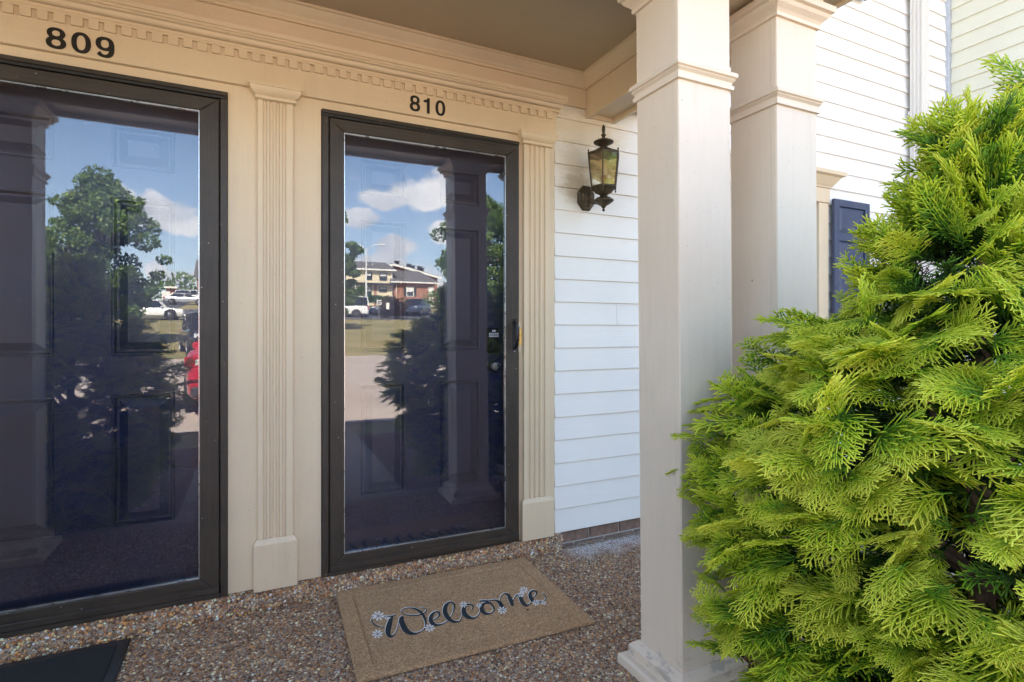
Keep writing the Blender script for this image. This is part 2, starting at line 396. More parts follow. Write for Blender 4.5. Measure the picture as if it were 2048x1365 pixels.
step = tag(MB().prism([(STEP_Y, 0), (STEP_Y-.004, .04), (STEP_Y, STEP_Z-.012), (STEP_Y+.012, STEP_Z), (.10, STEP_Z), (.10, 0)], 'x', -1.36, 1.515).build('door_step', AGG), kind='structure')
PAL = np.array([(.055, .026, .014), (.10, .045, .02), (.16, .075, .034), (.22, .11, .05), (.30, .165, .08), (.36, .25, .15), (.46, .38, .28), (.60, .55, .47), (.20, .15, .12), (.34, .17, .05)])
PW = np.array([.13, .17, .18, .14, .11, .08, .06, .045, .06, .025]); PW /= PW.sum()
def pebbles(P, Nrm, size, light=1.0):
    n = len(P); rng = np.random
    up = np.array(Nrm, float); e1 = np.array((1., 0, 0)); e2 = np.cross(up, e1)
    sx = size*rng.uniform(.6, 1.25, n); sy = sx*rng.uniform(.6, 1, n); h = sx*rng.uniform(.35, .8, n); ph = rng.uniform(0, 6.28, n)
    K = 6; vs = []
    for ring, (rr, hh) in enumerate(((1.0, 0.0), (.78, .7))):
        for k in range(K):
            a = 2*math.pi*k/K+ring*.4; lx = sx*rr*np.cos(a)*rng.uniform(.85, 1.1, n); ly = sy*rr*np.sin(a)*rng.uniform(.85, 1.1, n)
            X = lx*np.cos(ph)-ly*np.sin(ph); Y = lx*np.sin(ph)+ly*np.cos(ph)
            vs.append(P+X[:, None]*e1+Y[:, None]*e2+(h*hh-.0012)[:, None]*up)
    vs.append(P+(h)[:, None]*up+rng.uniform(-.15, .15, n)[:, None]*sx[:, None]*e1)
    V = np.stack(vs, 1); M = V.shape[1]; tri = []
    for k in range(K):
        j = (k+1) % K; tri += [(k, j, K+j), (k, K+j, K+k), (K+k, K+j, 2*K)]
    F = (np.array(tri)[None]+(np.arange(n)*M)[:, None, None]).reshape(-1, 3)
    C = PAL[rng.choice(len(PAL), n, p=PW)]*rng.uniform(.75, 1.25, (n, 1))*light
    return V.reshape(-1, 3), F, np.repeat(np.clip(C*1.8*np.array((1.0, .90, .68)), 0, .85), M, 0)
def jgrid(x0, x1, y0, y1, s):
    gx, gy = np.meshgrid(np.arange(x0, x1, s), np.arange(y0, y1, s*.87)); gx[1::2] += s/2
    gx = gx+np.random.uniform(-.32, .32, gx.shape)*s; gy = gy+np.random.uniform(-.32, .32, gy.shape)*s; return gx.ravel(), gy.ravel()
gx, gy = jgrid(-.95, 2.3, -1.3, STEP_Y-.004, .0112)
Vf, Ff, Cf = pebbles(np.stack([gx, gy, np.zeros_like(gx)], 1), (0, 0, 1), .0062)
tag(link('loose_pebbles', nmesh('loose_pebbles', Vf, Ff, PEB, ('col', Cf), True), slab), kind='stuff')
gx, gz = jgrid(-1.0, 1.512, .003, STEP_Z-.003, .0112)
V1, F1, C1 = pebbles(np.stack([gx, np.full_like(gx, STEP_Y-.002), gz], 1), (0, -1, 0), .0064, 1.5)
gx, gy = jgrid(-1.0, 1.512, STEP_Y+.004, .09, .0112)
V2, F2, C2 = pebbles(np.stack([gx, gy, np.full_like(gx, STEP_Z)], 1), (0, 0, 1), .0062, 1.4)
tag(link('loose_pebbles', nmesh('loose_pebbles', np.concatenate([V1, V2]), np.concatenate([F1, F2+len(V1)]), PEB, ('col', np.concatenate([C1, C2])), True), step), kind='stuff')

# dead needles and twig bits blown against the step and the brick
lit = MB(); lr = random.Random(4)
for k in range(150):
    if k < 70: x, y = lr.uniform(-.7, 1.5), STEP_Y-.006-abs(lr.gauss(0, .05))
    elif k < 110: x, y = lr.uniform(1.5, 2.3), -.01-abs(lr.gauss(0, .06))
    else: x, y = lr.uniform(-.5, 1.2), lr.uniform(-1.2, -.1)
    if .32 < x < 1.28 and -.72 < y < -.05: continue
    a = lr.uniform(0, 6.28); l = lr.uniform(.008, .028); c_ = math.cos(a)*l; s_ = math.sin(a)*l
    lit.tube([(x, y, .0075), (x+c_*.5+lr.uniform(-.003, .003), y+s_*.5, .010), (x+c_, y+s_, .0075)], [.0009, .0012, .0006], 4)
tag(lit.build('needle_litter', plain('dead_needles', (.20, .115, .045), .9, 0, .4, 60), slab), kind='stuff')

# ------------------------------------------------------------------ the townhouse
house = empty('townhouse', (0, .06, 0), 0, 'white sided townhouse with a tan porch and two numbered front doors', 'house')
def child(m, name, mat, parent, smooth=False):
    "builds a mesh given in world coordinates under a parent with its own origin"
    o = m.build(name, mat, parent, smooth); root = parent; off = Vector((0, 0, 0))
    while root: off += Vector(root.location); root = root.parent
    o.location = -off; return o
SHEATH = plain('wall_sheathing', (.45, .43, .40), .8)
wl = MB(); B = wl.box
B(-9, -1.075, .03, .25, -.3, 5.7); B(-.09, .29, .03, .25, -.3, 5.7); B(1.26, 2.86, .03, .25, -.3, 5.7); B(3.66, 5.5, .03, .25, -.3, 5.7)
B(-1.0749, -.0901, .03, .25, 2.155, 5.7); B(.2901, 1.2599, .03, .25, 2.155, 5.7); B(2.8601, 3.6599, .03, .25, 2.0, 5.7); B(2.8601, 3.6599, .03, .25, -.3, .85)
B(-1.2, 1.4, .32, .36, -.1, 2.4)
wall = child(wl, 'wall', SHEATH, house)
EXPO = .1255; Z0 = .082
def board_mesh(mat, name):
    # lap siding board, unit length along +x, face towards -y
    m = MB(); m.prism([(0, 0), (-.0145, 0), (-.0158, .002), (-.0155, .006), (-.004, EXPO+.012), (0, EXPO+.012)], 'x', 0, 1); return m.mesh(name, mat)
bdW, bdC = board_mesh(SIDW, 'siding_board'), board_mesh(SIDC, 'siding_board')
rr = random.Random(11)
def boards(x0, x1, z, joints=()):
    xs = [x0]+[j for j in joints if x0+.15 < j < x1-.15]+[x1]
    for a, b in zip(xs, xs[1:]):
        o = link('siding_board', bdW, wall); o.scale = (b-a-.0018, 1, 1); o.location = (a, .02+rr.uniform(-.0008, .0008), z+rr.uniform(-.0008, .0008)); o.rotation_euler = (rr.uniform(-.006, .002), rr.uniform(-.0006, .0006), 0)
JNT = {15: (2.4,), 20: (4.03,), 21: (4.03,), 26: (4.08,), 27: (4.10,), 9: (1.9,), 12: (2.3,)}
for k in range(45):
    z = Z0+k*EXPO; jj = JNT.get(k, ())
    if k < 19:
        boards(-8.9, -1.385, z)
        if .75 < z+EXPO and z < 2.20: boards(1.487, 2.745, z, jj); boards(3.775, 5.33, z, jj)
        else: boards(1.487, 5.33, z, jj or (3.1,))
    elif 3.55 < z+EXPO and z < 5.2: boards(-8.9, 2.62, z, (-5+k*.37 % 3, -1.2)); boards(3.72, 5.33, z, jj)
    else: boards(-8.9, 5.33, z, jj+(-4+k*.29 % 2,) if jj else (-4+k*.29 % 2, 1.1+k*.61 % 3))
# short strip of board between cornice and frieze, brick course under the siding
fd = child(MB().box(1.5, 5.4, .031, .2, -.5, .079), 'foundation', plain('mortar', (.30, .27, .24), .9, 0, .2, 60, .3), house)
BRK = plain('old_brick', (.19, .115, .085), .85, 0, .35, 25, .4, True)
bk = MB().box(0, .195, -.008, .06, 0, .057, .003).mesh('brick', BRK)
for row in range(7):
    for k in range(20):
        x = 1.52+k*.205-(row % 2)*.1
        o = link('brick', bk, fd); o.location = (x, .030+rr.uniform(-.002, .002), .016-row*.067); o.rotation_euler = (0, 0, rr.uniform(-.006, .006))
SHINGLE = plain('grey_shingle', (.11, .105, .105), .9, 0, .3, 14, .5)
ROOF = MB(); ROOF.prism([(-.45, 5.55), (4.5, 8.0), (9.5, 5.55), (9.5, 5.75), (4.5, 8.2), (-.45, 5.75)], 'x', -9, 9); child(ROOF, 'roof', SHINGLE, house)
child(MB().box(-9, 5.5, -.42, .03, 5.4, 5.54).box(-9, -8.8, .25, 9, -.3, 5.6).box(-9, 9, 9, 9.2, -.3, 5.6), 'eave', TRIMH, house)

# wing of the next house, standing out to the right
wing = empty('townhouse', (5.35, -1.3, 0), 0, 'cream sided wing of the next townhouse standing forward of the white wall', 'house')
wwall = child(MB().box(5.37, 9, -2.6, .02, -.3, 5.7), 'wall', SHEATH, wing)
for k in range(24):
    z = 2.775+k*EXPO; o = link('siding_board', bdC, wwall); o.scale = (2.58, 1, 1); o.rotation_euler = (0, 0, -R(90)); o.location = (5.369, -.016, z)
PALE = trim_paint('pale_panel_paint', (.70, .66, .60), (3, 3, 40))
child(MB().box(5.352, 5.369, -2.6, -.012, 1.25, 2.715, .003), 'panel', PALE, wing); child(MB().box(5.352, 5.369, -2.6, -.012, -.2, 1.246, .003), 'panel', PALE, wing)
child(MB().prism([(5.369, 2.716), (5.315, 2.716), (5.315, 2.735), (5.33, 2.745), (5.335, 2.772), (5.369, 2.774)], 'y', -2.6, -.012), 'belt_course', TRIM, wing)
GREYT = plain('grey_corner_trim', (.42, .44, .47), .5)
child(MB().box(5.325, 5.368, -.014, .028, -.2, 5.4, .003), 'corner_strip', GREYT, wing)
child(MB().prism([(-2.9, 5.7), (9.4, 5.7), (9.4, 5.85), (4.5, 8.3), (2, 8.3), (-2.9, 5.85)], 'x', 5.2, 16), 'roof', SHINGLE, wing)

# window right of the porch with its shutters, upper shutter
win = empty('window', (3.26, .0, .85), 0, 'white sash window with tan crowned head beside the porch posts', 'window')
CASE = TRIM
child(MB().box(2.755, 2.86, -.005, .03, .80, 2.10, .003), 'casing', CASE, win); child(MB().box(3.66, 3.765, -.005, .03, .80, 2.10, .003), 'casing', CASE, win)
hd = child(MB().box(2.75, 3.77, -.012, .03, 2.1005, 2.205, .003), 'head', CASE, win)
child(MB().square_rings(2.75, 3.77, -.012, .03, [(.004, 2.206), (.010, 2.22), (.014, 2.222), (.035, 2.25), (.052, 2.275), (.075, 2.285), (.078, 2.31), (.0, 2.312)]), 'crown', CASE, win)
child(MB().box(2.72, 3.80, -.05, .03, .76, .7995, .004), 'sill', CASE, win)
SASHW = plain('white_sash', (.75, .75, .74), .45)
for z0, z1, y in ((.82, 1.46, .075), (1.44, 2.09, .05)):
    s_ = MB(); s_.box(2.862, 2.905, y, y+.03, z0, z1); s_.box(3.615, 3.658, y, y+.03, z0, z1); s_.box(2.9051, 3.6149, y, y+.03, z0, z0+.045); s_.box(2.9051, 3.6149, y, y+.03, z1-.045, z1)
    sh = child(s_, 'sash', SASHW, win)
    for i in range(3):
        for j in range(2):
            x = 2.905+i*.2367; z = z0+.045+j*((z1-z0-.09)/2)
            child(MB().box(x+.008, x+.2287, y+.012, y+.016, z+.008, z+(z1-z0-.09)/2-.008), 'pane', WGLASS, win)
    mm = MB(); mm.box(3.136, 3.148, y+.006, y+.024, z0+.0452, z1-.0452); mm.box(3.373, 3.385, y+.006, y+.024, z0+.0452, z1-.0452); child(mm, 'muntin', SASHW, win)
child(MB().box(2.87, 3.65, .12, .125, .83, 2.08), 'blind', plain('pale_blind', (.6, .6, .58), .7), win)
def shutter(x0, z0, z1, label):
    e = empty('shutter', (x0+.205, -.02, z0), 0, label, 'shutter', 'slate blue shutters'); w = .41; h = z1-z0; y0 = -.045; y1 = -.018
    child(MB().box(x0, x0+.055, y0, y1, z0, z1, .003), 'stile', SHUT, e); child(MB().box(x0+w-.055, x0+w, y0, y1, z0, z1, .003), 'stile', SHUT, e)
    zs = [z0, z0+.07, z0+h*.40, z0+h*.40+.06, z1-.30, z1-.24, z1-.05, z1]
    for a, b in ((0, 1), (2, 3), (4, 5), (6, 7)): child(MB().box(x0+.0551, x0+w-.0551, y0+.001, y1, zs[a], zs[b], .002), 'rail', SHUT, e)
    for a, b in ((1, 2), (3, 4), (5, 6)):
        X0, X1, A, Bz = x0+.056, x0+w-.056, zs[a]+.001, zs[b]-.001
        q = MB(); q.loft([[(X0, y1-.004, A), (X1, y1-.004, A), (X1, y1-.004, Bz), (X0, y1-.004, Bz)], [(X0, y0+.014, A), (X1, y0+.014, A), (X1, y0+.014, Bz), (X0, y0+.014, Bz)], [(X0+.03, y0+.004, A+.03), (X1-.03, y0+.004, A+.03), (X1-.03, y0+.004, Bz-.03), (X0+.03, y0+.004, Bz-.03)]]); child(q, 'panel', SHUT, e)
    return e
shutter(3.775, .80, 2.13, 'slate blue panelled shutter at the ground floor window beside the cypress')
shutter(2.335, .80, 2.13, 'slate blue panelled shutter tucked behind the paired porch posts')
shutter(3.76, 3.66, 5.1, 'slate blue upper floor shutter above the porch roof')
# downspout
ds = empty('downspout', (4.80, -.06, 0), 0, 'fluted beige metal downspout on the white siding', 'downspout')
DSM = trim_paint('beige_gutter_metal', (.62, .57, .50), (40, 40, 2))
pr = []
def flute(p0, p1, n, dep, nx, ny):
    for i in range(n):
        for t_, d_ in ((0, 0), (.25, dep), (.6, dep), (.85, 0)):
            u = (i+t_)/n; pr.append((p0[0]+(p1[0]-p0[0])*u+nx*d_, p0[1]+(p1[1]-p0[1])*u+ny*d_))
DX0, DX1, DY0, DY1 = 4.745, 4.85, -.105, -.022
flute((DX0, DY1), (DX0, DY0), 3, .006, 1, 0); flute((DX0, DY0), (DX1, DY0), 4, .006, 0, 1); flute((DX1, DY0), (DX1, DY1), 3, .006, -1, 0); pr.append((DX1, DY1))
child(MB().prism(pr, 'z', .1, 5.4), 'pipe', DSM, ds)
for z in (.9, 2.9, 4.6): child(MB().box(DX0-.012, DX1+.012, DY1-.0, -.014, z, z+.03), 'strap', DSM, ds)

# ------------------------------------------------------------------ porch roof, ceiling, beams
porch = empty('porch_roof', (.115, -.7, 2.36), 0, 'tan porch ceiling with crown moulding and boxed beams on square posts', 'porch roof')
PX0, PX1 = -1.65, 1.88          # outer faces of the end beams
CZ = 2.585
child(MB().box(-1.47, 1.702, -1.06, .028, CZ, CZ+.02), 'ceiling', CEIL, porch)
FB = child(MB().box(1.486, 1.6825, -.006, .03, 2.412, 2.56, .002).box(-1.45, -1.27, -.006, .03, 2.412, 2.56, .002).box(-1.2699, 1.4859, -.004, .03, 2.43, 2.56), 'frieze_board', TRIMH, porch)
def crown_prof(a, sgn):   # crown moulding profile against a vertical face at a, towards sgn, under the ceiling
    P = [(0, 2.515), (-.012, 2.515), (-.012, 2.528), (-.016, 2.530), (-.022, 2.540), (-.034, 2.552), (-.046, 2.566), (-.050, 2.572), (-.058, 2.574), (-.058, 2.5845), (0, 2.5845)]
    return [(a-sgn*p, z) for p, z in P]
child(MB().prism(crown_prof(-.0042, -1), 'x', -1.44, 1.68), 'crown_moulding', TRIMH, porch)
child(MB().prism(crown_prof(1.682, -1), 'y', -1.0, -.0043), 'crown_moulding', TRIM, porch)
child(MB().prism(crown_prof(-1.452, 1), 'y', -1.0, -.0043), 'crown_moulding', TRIM, porch)
child(MB().prism(crown_prof(-1.032, 1), 'x', -1.44, 1.68), 'crown_moulding', TRIMH, porch)
BZ = 2.362
def end_beam(x0, x1):
    child(MB().box(x0, x0+.022, -1.0, .026, BZ, 2.60, .002), 'beam_side', TRIM, porch); child(MB().box(x1-.022, x1, -1.0, .026, BZ, 2.60, .002), 'beam_side', TRIM, porch)
    child(MB().box(x0+.0221, x1-.0221, -1.0, .024, BZ+.026, BZ+.045), 'beam_soffit', TRIM, porch)
    child(MB().box(x0+.0222, x1-.0222, -.012, .0235, BZ+.004, BZ+.0259), 'beam_soffit', TRIM, porch)
end_beam(1.683, 1.880); end_beam(-1.65, -1.453)
child(MB().box(-1.68, 1.91, -1.232, -1.21, BZ, 2.66, .002), 'beam_side', TRIMH, porch); child(MB().box(-1.68, 1.91, -1.032, -1.0101, BZ, 2.60, .002), 'beam_side', TRIMH, porch)
child(MB().box(-1.67, 1.90, -1.2099, -1.0321, BZ+.02, BZ+.04), 'beam_soffit', TRIMH, porch)
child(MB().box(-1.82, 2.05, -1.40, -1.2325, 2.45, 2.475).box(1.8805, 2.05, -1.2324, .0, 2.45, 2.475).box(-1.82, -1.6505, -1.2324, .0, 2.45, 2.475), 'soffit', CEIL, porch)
child(MB().box(-1.84, 2.07, -1.425, -1.4005, 2.44, 2.60, .002).box(2.0505, 2.07, -1.40, .0, 2.44, 2.60).box(-1.84, -1.8205, -1.40, .0, 2.44, 2.60), 'fascia', TRIMH, porch)
child(MB().prism([(-1.46, 2.605), (.02, 2.95), (.02, 2.70), (-1.2, 2.62)], 'x', -1.86, 2.09), 'roofing', SHINGLE, porch)

# ------------------------------------------------------------------ porch posts
def post(x0, x1, label, tilt):
    y0, y1 = -1.222, -1.018; cx, cy = (x0+x1)/2, (y0+y1)/2
    e = empty('porch_post', (cx, cy, 0), 0, label, 'post', 'square porch posts'); hx, hy = (x1-x0)/2, (y1-y0)/2
    def C(m, n): return m.build(n, POSTM, e)
    C(MB().box(-hx+.004, hx-.004, -hy+.004, hy-.004, .09, 2.30, 0), 'core')
    for a, b, c_, d_ in ((-hx, hx, -hy, -hy+.0038), (-hx, hx, hy-.0038, hy)): C(MB().box(a, b, c_, d_, .088, 2.30, .001), 'face_board')
    for sx in (-1, 1):
        X = (-hx, -hx+.0038) if sx < 0 else (hx-.0038, hx)
        C(MB().box(X[0], X[1], -hy+.0242, hy-.0039, .088, 2.30, .0008), 'face_board')
        C(MB().box(X[0]-(.0012 if sx < 0 else 0), X[1]+(0 if sx < 0 else .0012), -hy+.0039, -hy+.0228, .088, 2.30, .0008), 'edge_board')
    C(MB().square_rings(-hx, hx, -hy, hy, [(.0, 1.978), (.009, 1.980), (.010, 1.993), (.004, 1.996), (.006, 2.004), (.014, 2.012), (.011, 2.016), (.018, 2.020), (.0195, 2.028), (.017, 2.034), (.001, 2.042)]), 'neck_moulding')
    C(MB().square_rings(-hx, hx, -hy, hy, [(.001, 2.288), (.010, 2.289), (.012, 2.300), (.008, 2.302), (.016, 2.312), (.030, 2.324), (.036, 2.334), (.033, 2.337), (.045, 2.341), (.048, 2.3605), (0, 2.361)]), 'capital')
    C(MB().square_rings(-hx, hx, -hy, hy, [(.058, .0), (.058, .030), (.050, .037), (.030, .037)]), 'base')
    C(MB().square_rings(-hx, hx, -hy, hy, [(.031, .0372), (.031, .072), (.020, .084), (.004, .094), (0, .094)]), 'base')
    e.rotation_euler = (0, tilt, 0); return e
post(1.2375, 1.462, 'square beige porch post next to the welcome mat', R(-.55))
post(1.683, 1.895, 'square beige porch post under the corner of the porch roof, partly behind the cypress', R(-.35))
post(-1.232, -1.0075, 'square beige porch post reflected at the edge of the glass of door 809', 0)
post(-1.665, -1.453, 'square beige porch post at the far corner of the porch beyond door 809', 0)

# ------------------------------------------------------------------ door surround
sur = empty('door_surround', (.1, 0, .08), 0, 'tan door surround with fluted pilasters and dentil course over both doors', 'door surround')
cs = MB(); cs.box(-.0825, .2845, .006, .029, .086, 2.2045); cs.box(1.2645, 1.484, .006, .029, .086, 2.2045); cs.box(-1.30, -1.082, .006, .029, .086, 2.2045)
cs.box(-1.0819, -.0826, .006, .029, 2.166, 2.2045); cs.box(.2846, 1.2644, .006, .029, 2.166, 2.2045); child(cs, 'casing', TRIM, sur)
FZ = -.014
child(MB().box(-1.302, 1.486, FZ, .028, 2.205, 2.362, .002), 'frieze', TRIMH, sur)
co = MB(); X0, X1 = -1.302, 1.486
co.loft([[(X0-o, FZ-o, z), (X1+o, FZ-o, z), (X1+o, .029, z), (X0-o, .029, z)] for o, z in [(.0135, 2.352), (.014, 2.364), (.006, 2.365), (.007, 2.3665), (.018, 2.370), (.026, 2.377), (.029, 2.386), (.024, 2.3875), (.030, 2.389), (.036, 2.394), (.0365, 2.397), (.043, 2.3975), (.0435, 2.408), (.0405, 2.409), (.044, 2.4105), (.046, 2.428), (.0, 2.4295)]])
child(co, 'cornice', TRIMH, sur, True)
# dentil course: a strip with a square tooth between each pair of notches
dstrip = child(MB().box(X0+.002, X1-.03, FZ-.0105, FZ-.0002, 2.343, 2.352), 'dentil_strip', TRIMH, sur)
dm = MB().box(0, .0335, FZ-.0105, FZ-.0002, 2.311, 2.3429, .0008).mesh('dentil', TRIMH)
x = X0+.004
while x < X1-.065:
    o = link('dentil', dm, dstrip); s_ = rr.uniform(.9, 1.12); o.scale = (s_, 1, 1); o.location = (x, 0, rr.uniform(-.001, .001)); x += .0335*s_+.0165
# pilasters
def pilaster(x0, x1):
    xm = (x0+x1)/2; w = x1-x0
    P = [(x0, .0058), (x0, -.0125), (x0+.0015, -.014)]; edge = .020; nf = 4; fw = (w-2*edge)/nf
    for i in range(nf):
        a = x0+edge+i*fw
        P += [(a, -.014), (a+.0025, -.0055), (a+fw*.58, -.0055), (a+fw*.58+.0025, -.014)]
    P += [(x1-.0015, -.014), (x1, -.0125), (x1, .0058)]
    sh = child(MB().prism(P, 'z', .288, 2.1695), 'pilaster', TRIM, sur)
    child(MB().loft([[(x0-o, -.0145-o, z), (x1+o, -.0145-o, z), (x1+o, .0055, z), (x0-o, .0055, z)] for o, z in [(.0, 2.155), (.010, 2.160), (.012, 2.170), (.007, 2.173), (.014, 2.178), (.026, 2.190), (.030, 2.200), (.031, 2.206), (.0335, 2.207), (.034, 2.220), (0, 2.221)]]), 'capital', TRIM, sur, True)
    child(MB().loft([[(x0-o, -.0145-o, z), (x1+o, -.0145-o, z), (x1+o, .0055, z), (x0-o, .0055, z)] for o, z in [(.0155, .086), (.0155, .278), (.013, .284), (.004, .297), (0, .298)]]), 'base', TRIM, sur)
pilaster(.029, .168); pilaster(1.289, 1.446); pilaster(-1.262, -1.105)

# house numbers
def sup(cx, cy, rx, ry, n=28, e=2.25):
    return [(cx+rx*math.copysign(abs(math.cos(t))**(2/e), math.cos(t)), cy+ry*math.copysign(abs(math.sin(t))**(2/e), math.sin(t))) for t in (2*math.pi*k/n for k in range(n))]
def ring_digit(m, cx, cy, rx, ry, ww, wh, z, th):
    A, Bq = sup(cx, cy, rx, ry), sup(cx, cy, rx-ww, ry-wh); n = len(A)
    vs = [(x, y, z+th) for x, y in A]+[(x, y, z+th) for x, y in Bq]+[(x, y, z) for x, y in A]+[(x, y, z) for x, y in Bq]; fs = []
    for i in range(n):
        j = (i+1) % n; fs += [(i, j, n+j, n+i), (2*n+i, 2*n+j, j, i), (n+i, n+j, 3*n+j, 3*n+i)]
    m.add(vs, fs)
def digit(ch, th=.0016):
    "sans-serif numeral, height 1, stroke about a fifth of the height"
    m = MB()
    if ch == '0': ring_digit(m, 0, .5, .335, .51, .185, .15, 0, th)
    elif ch == '8': ring_digit(m, 0, .735, .305, .275, .175, .14, 0, th); ring_digit(m, 0, .285, .335, .295, .185, .145, 0, th+.0003)
    elif ch == '1': m.prism([(-.02, 0), (.165, 0), (.165, 1.0), (.02, 1.0), (-.05, .88), (-.24, .83), (-.24, .70), (-.02, .70)], 'z', 0, th)
    elif ch == '9':
        ring_digit(m, -.01, .665, .325, .345, .185, .145, 0, th)
        P = catmull([(-.32, .20, .0), (-.235, .20, .17), (-.16, .10, .165), (-.02, .055, .15), (.12, .10, .17), (.20, .22, .185), (.232, .40, .185), (.235, .66, .18)], 6); Lq, Rq = [], []
        for i, (x, y, w) in enumerate(P):
            p0, p1 = P[max(i-1, 0)], P[min(i+1, len(P)-1)]; dx, dy = p1[0]-p0[0], p1[1]-p0[1]; l = math.hypot(dx, dy) or 1; w = max(w, .15); Lq.append((x-dy/l*w/2, y+dx/l*w/2)); Rq.append((x+dy/l*w/2, y-dx/l*w/2))
        Lq, Rq = Lq[6:], Rq[6:]
        m.loft([[(*a_, 0), (*a_, th+.0003), (*b_, th+.0003), (*b_, 0)] for a_, b_ in zip(Lq, Rq)])
    return m
def catmull(P, n=8):
    out_ = []; Q = [P[0]]+list(P)+[P[-1]]
    for i in range(1, len(Q)-2):
        for k in range(n):
            t = k/n; out_.append(tuple(.5*((2*Q[i][a])+(-Q[i-1][a]+Q[i+1][a])*t+(2*Q[i-1][a]-5*Q[i][a]+4*Q[i+1][a]-Q[i+2][a])*t*t+(-Q[i-1][a]+3*Q[i][a]-3*Q[i+1][a]+Q[i+2][a])*t**3) for a in range(3)))
    out_.append(tuple(P[-1])); return out_
def number(chars, xs, label, zb=2.222, h=.0755, wsc=1.0):
    e = empty('house_number', (xs[1], FZ, zb), 0, label, 'house number', 'unit numbers')
    for ch, x in zip(chars, xs):
        o = digit(ch).build('digit', BLACK, e); o.rotation_euler = (R(90), 0, 0); o.scale = (h*wsc, h, 1); o.location = (x-xs[1], -.0004, 0)
number('809', (-.641, -.567, -.494), 'black digits eight zero nine on the frieze over the door with the black mat', 2.2155, .0765, 1.16)
number('810', (.706, .766, .832), 'black digits eight one zero on the frieze over the door with the keypad lock', 2.2235, .0735, 1.02)

# ------------------------------------------------------------------ doors
def frame_mb(x0, x1, z0, z1, y0, y1, wl_, wr, wb, wt):
    "four mitred members as separate meshes: returns {name: MB}"
    o = [(x0, z0), (x1, z0), (x1, z1), (x0, z1)]; i = [(x0+wl_, z0+wb), (x1-wr, z0+wb), (x1-wr, z1-wt), (x0+wl_, z1-wt)]
    out_ = []
    for k in range(4):
        j = (k+1) % 4; g = .0004; a, b, c_, d_ = o[k], o[j], i[j], i[k]
        rings = []
        for y, ins in ((y1, 0), (y0+.004, 0), (y0, .004)):
            def sh(p, q):   # pull towards the member's middle by ins
                mx_ = (a[0]+b[0]+c_[0]+d_[0])/4; mz_ = (a[1]+b[1]+c_[1]+d_[1])/4
                dx = (ins+g) if p[0] < mx_ else -(ins+g); dz = (ins+g) if p[1] < mz_ else -(ins+g); return (p[0]+dx, y, p[1]+dz)
            rings.append([sh(p, None) for p in (a, b, c_, d_)])
        out_.append(MB().loft(rings))
    return out_
def storm_door(x0, x1, hinge_left, bowed, label, handle):
    hx = x0 if hinge_left else x1; z0, z1 = .104, 2.134
    root = empty('storm_door', (hx, 0, z0), 0, label, 'storm door', 'bronze framed storm doors')
    def C(m, n, mat, par=None, smooth=False):
        o = m.build(n, mat, par or root, smooth); o.location = (0, 0, 0) if par else (-hx, 0, -z0); return o
    fr = frame_mb(x0, x1, z0, z1, -.004, .026, .064, .072, .066, .058)
    for m, mat in zip(fr, (BRZX, BRZ, BRZX, BRZ)): C(m, 'frame_rail' if mat is BRZX else 'frame_stile', mat)
    gx0, gx1, gz0, gz1 = x0+.064, x1-.072, z0+.066, z1-.058
    if bowed:
        xs_ = [gx0-.006+(gx1-gx0+.012)*i/48 for i in range(49)]; t_ = .003
        C(MB().loft([[(x, bow_y(x), gz0-.006), (x, bow_y(x), gz1+.006), (x, bow_y(x)+t_, gz1+.006), (x, bow_y(x)+t_, gz0-.006)] for x in xs_]), 'glass', GLASS, None, True)
    else: C(MB().box(gx0-.006, gx1+.006, .010, .0135, gz0-.006, gz1+.006), 'glass', GLASS)
    bd = MB(); b = .0035; y0, y1 = .001, .0098
    bd.box(gx0+.0006, gx0+b, y0, y1, gz0+.0006, gz1-.0006); bd.box(gx1-b, gx1-.0006, y0, y1, gz0+.0006, gz1-.0006); C(bd, 'glazing_bead', ALU)
    bd = MB(); bd.box(gx0+b, gx1-b, y0, y1, gz0+.0006, gz0+b+.001); bd.box(gx0+b, gx1-b, y0, y1, gz1-b, gz1-.0006); C(bd, 'glazing_bead', ALU)
    C(MB().box(x0+.002, x1-.002, -.012, -.0045, z0+.001, z0+.028, .002), 'bottom_sweep', BRZX)
    for k in range(4): C(MB().lathe([(.0042, 0), (.0042, .0015), (.002, .003)], 8, (0, 0, 0)), 'screw', BLK).matrix_local = Matrix.Translation((x0+.14+k*(x1-x0-.28)/3-hx, -.012, .016)) @ Matrix.Rotation(R(90), 4, 'X')
    if handle:
        hxp = x1-.027; hz = 1.155
        hd_ = C(MB().box(hxp-.011, hxp+.011, -.0075, -.0042, hz-.075, hz+.085, .002), 'handle', BLACKM)
        g = MB(); g.tube([(hxp, -.006, hz+.066), (hxp, -.030, hz+.060), (hxp, -.042, hz+.03), (hxp, -.043, hz-.02), (hxp, -.034, hz-.055), (hxp, -.006, hz-.066)], [.008, .010, .011, .010, .008, .006], 8); C(g, 'grip', BLACKM, hd_, True)
        C(MB().lathe([(.012, 0), (.012, .010), (.009, .013)], 14), 'push_button', STEELM, hd_).matrix_local = Matrix.Translation((hxp+.004, -.032, hz+.040)) @ Matrix.Rotation(R(90), 4, 'X')
        C(MB().lathe([(.004, 0), (.004, .002), (.002, .0035)], 8), 'screw', STEELM, hd_).matrix_local = Matrix.Translation((hxp, -.0074, hz-.080)) @ Matrix.Rotation(R(90), 4, 'X')
    if bowed: root.rotation_euler = (0, 0, -AJAR)
    return root
BLACKM = plain('black_metal', (.012, .012, .014), .35, .4); STEELM = plain('satin_steel', (.50, .51, .53), .3, .95); BRASS = plain('brass', (.72, .46, .14), .3, .95)
storm_door(.3185, 1.254, True, True, 'bronze framed glass storm door of unit 810 with black pull handle', True)
storm_door(-1.050, -.1125, True, False, 'bronze framed glass storm door of unit 809', False)
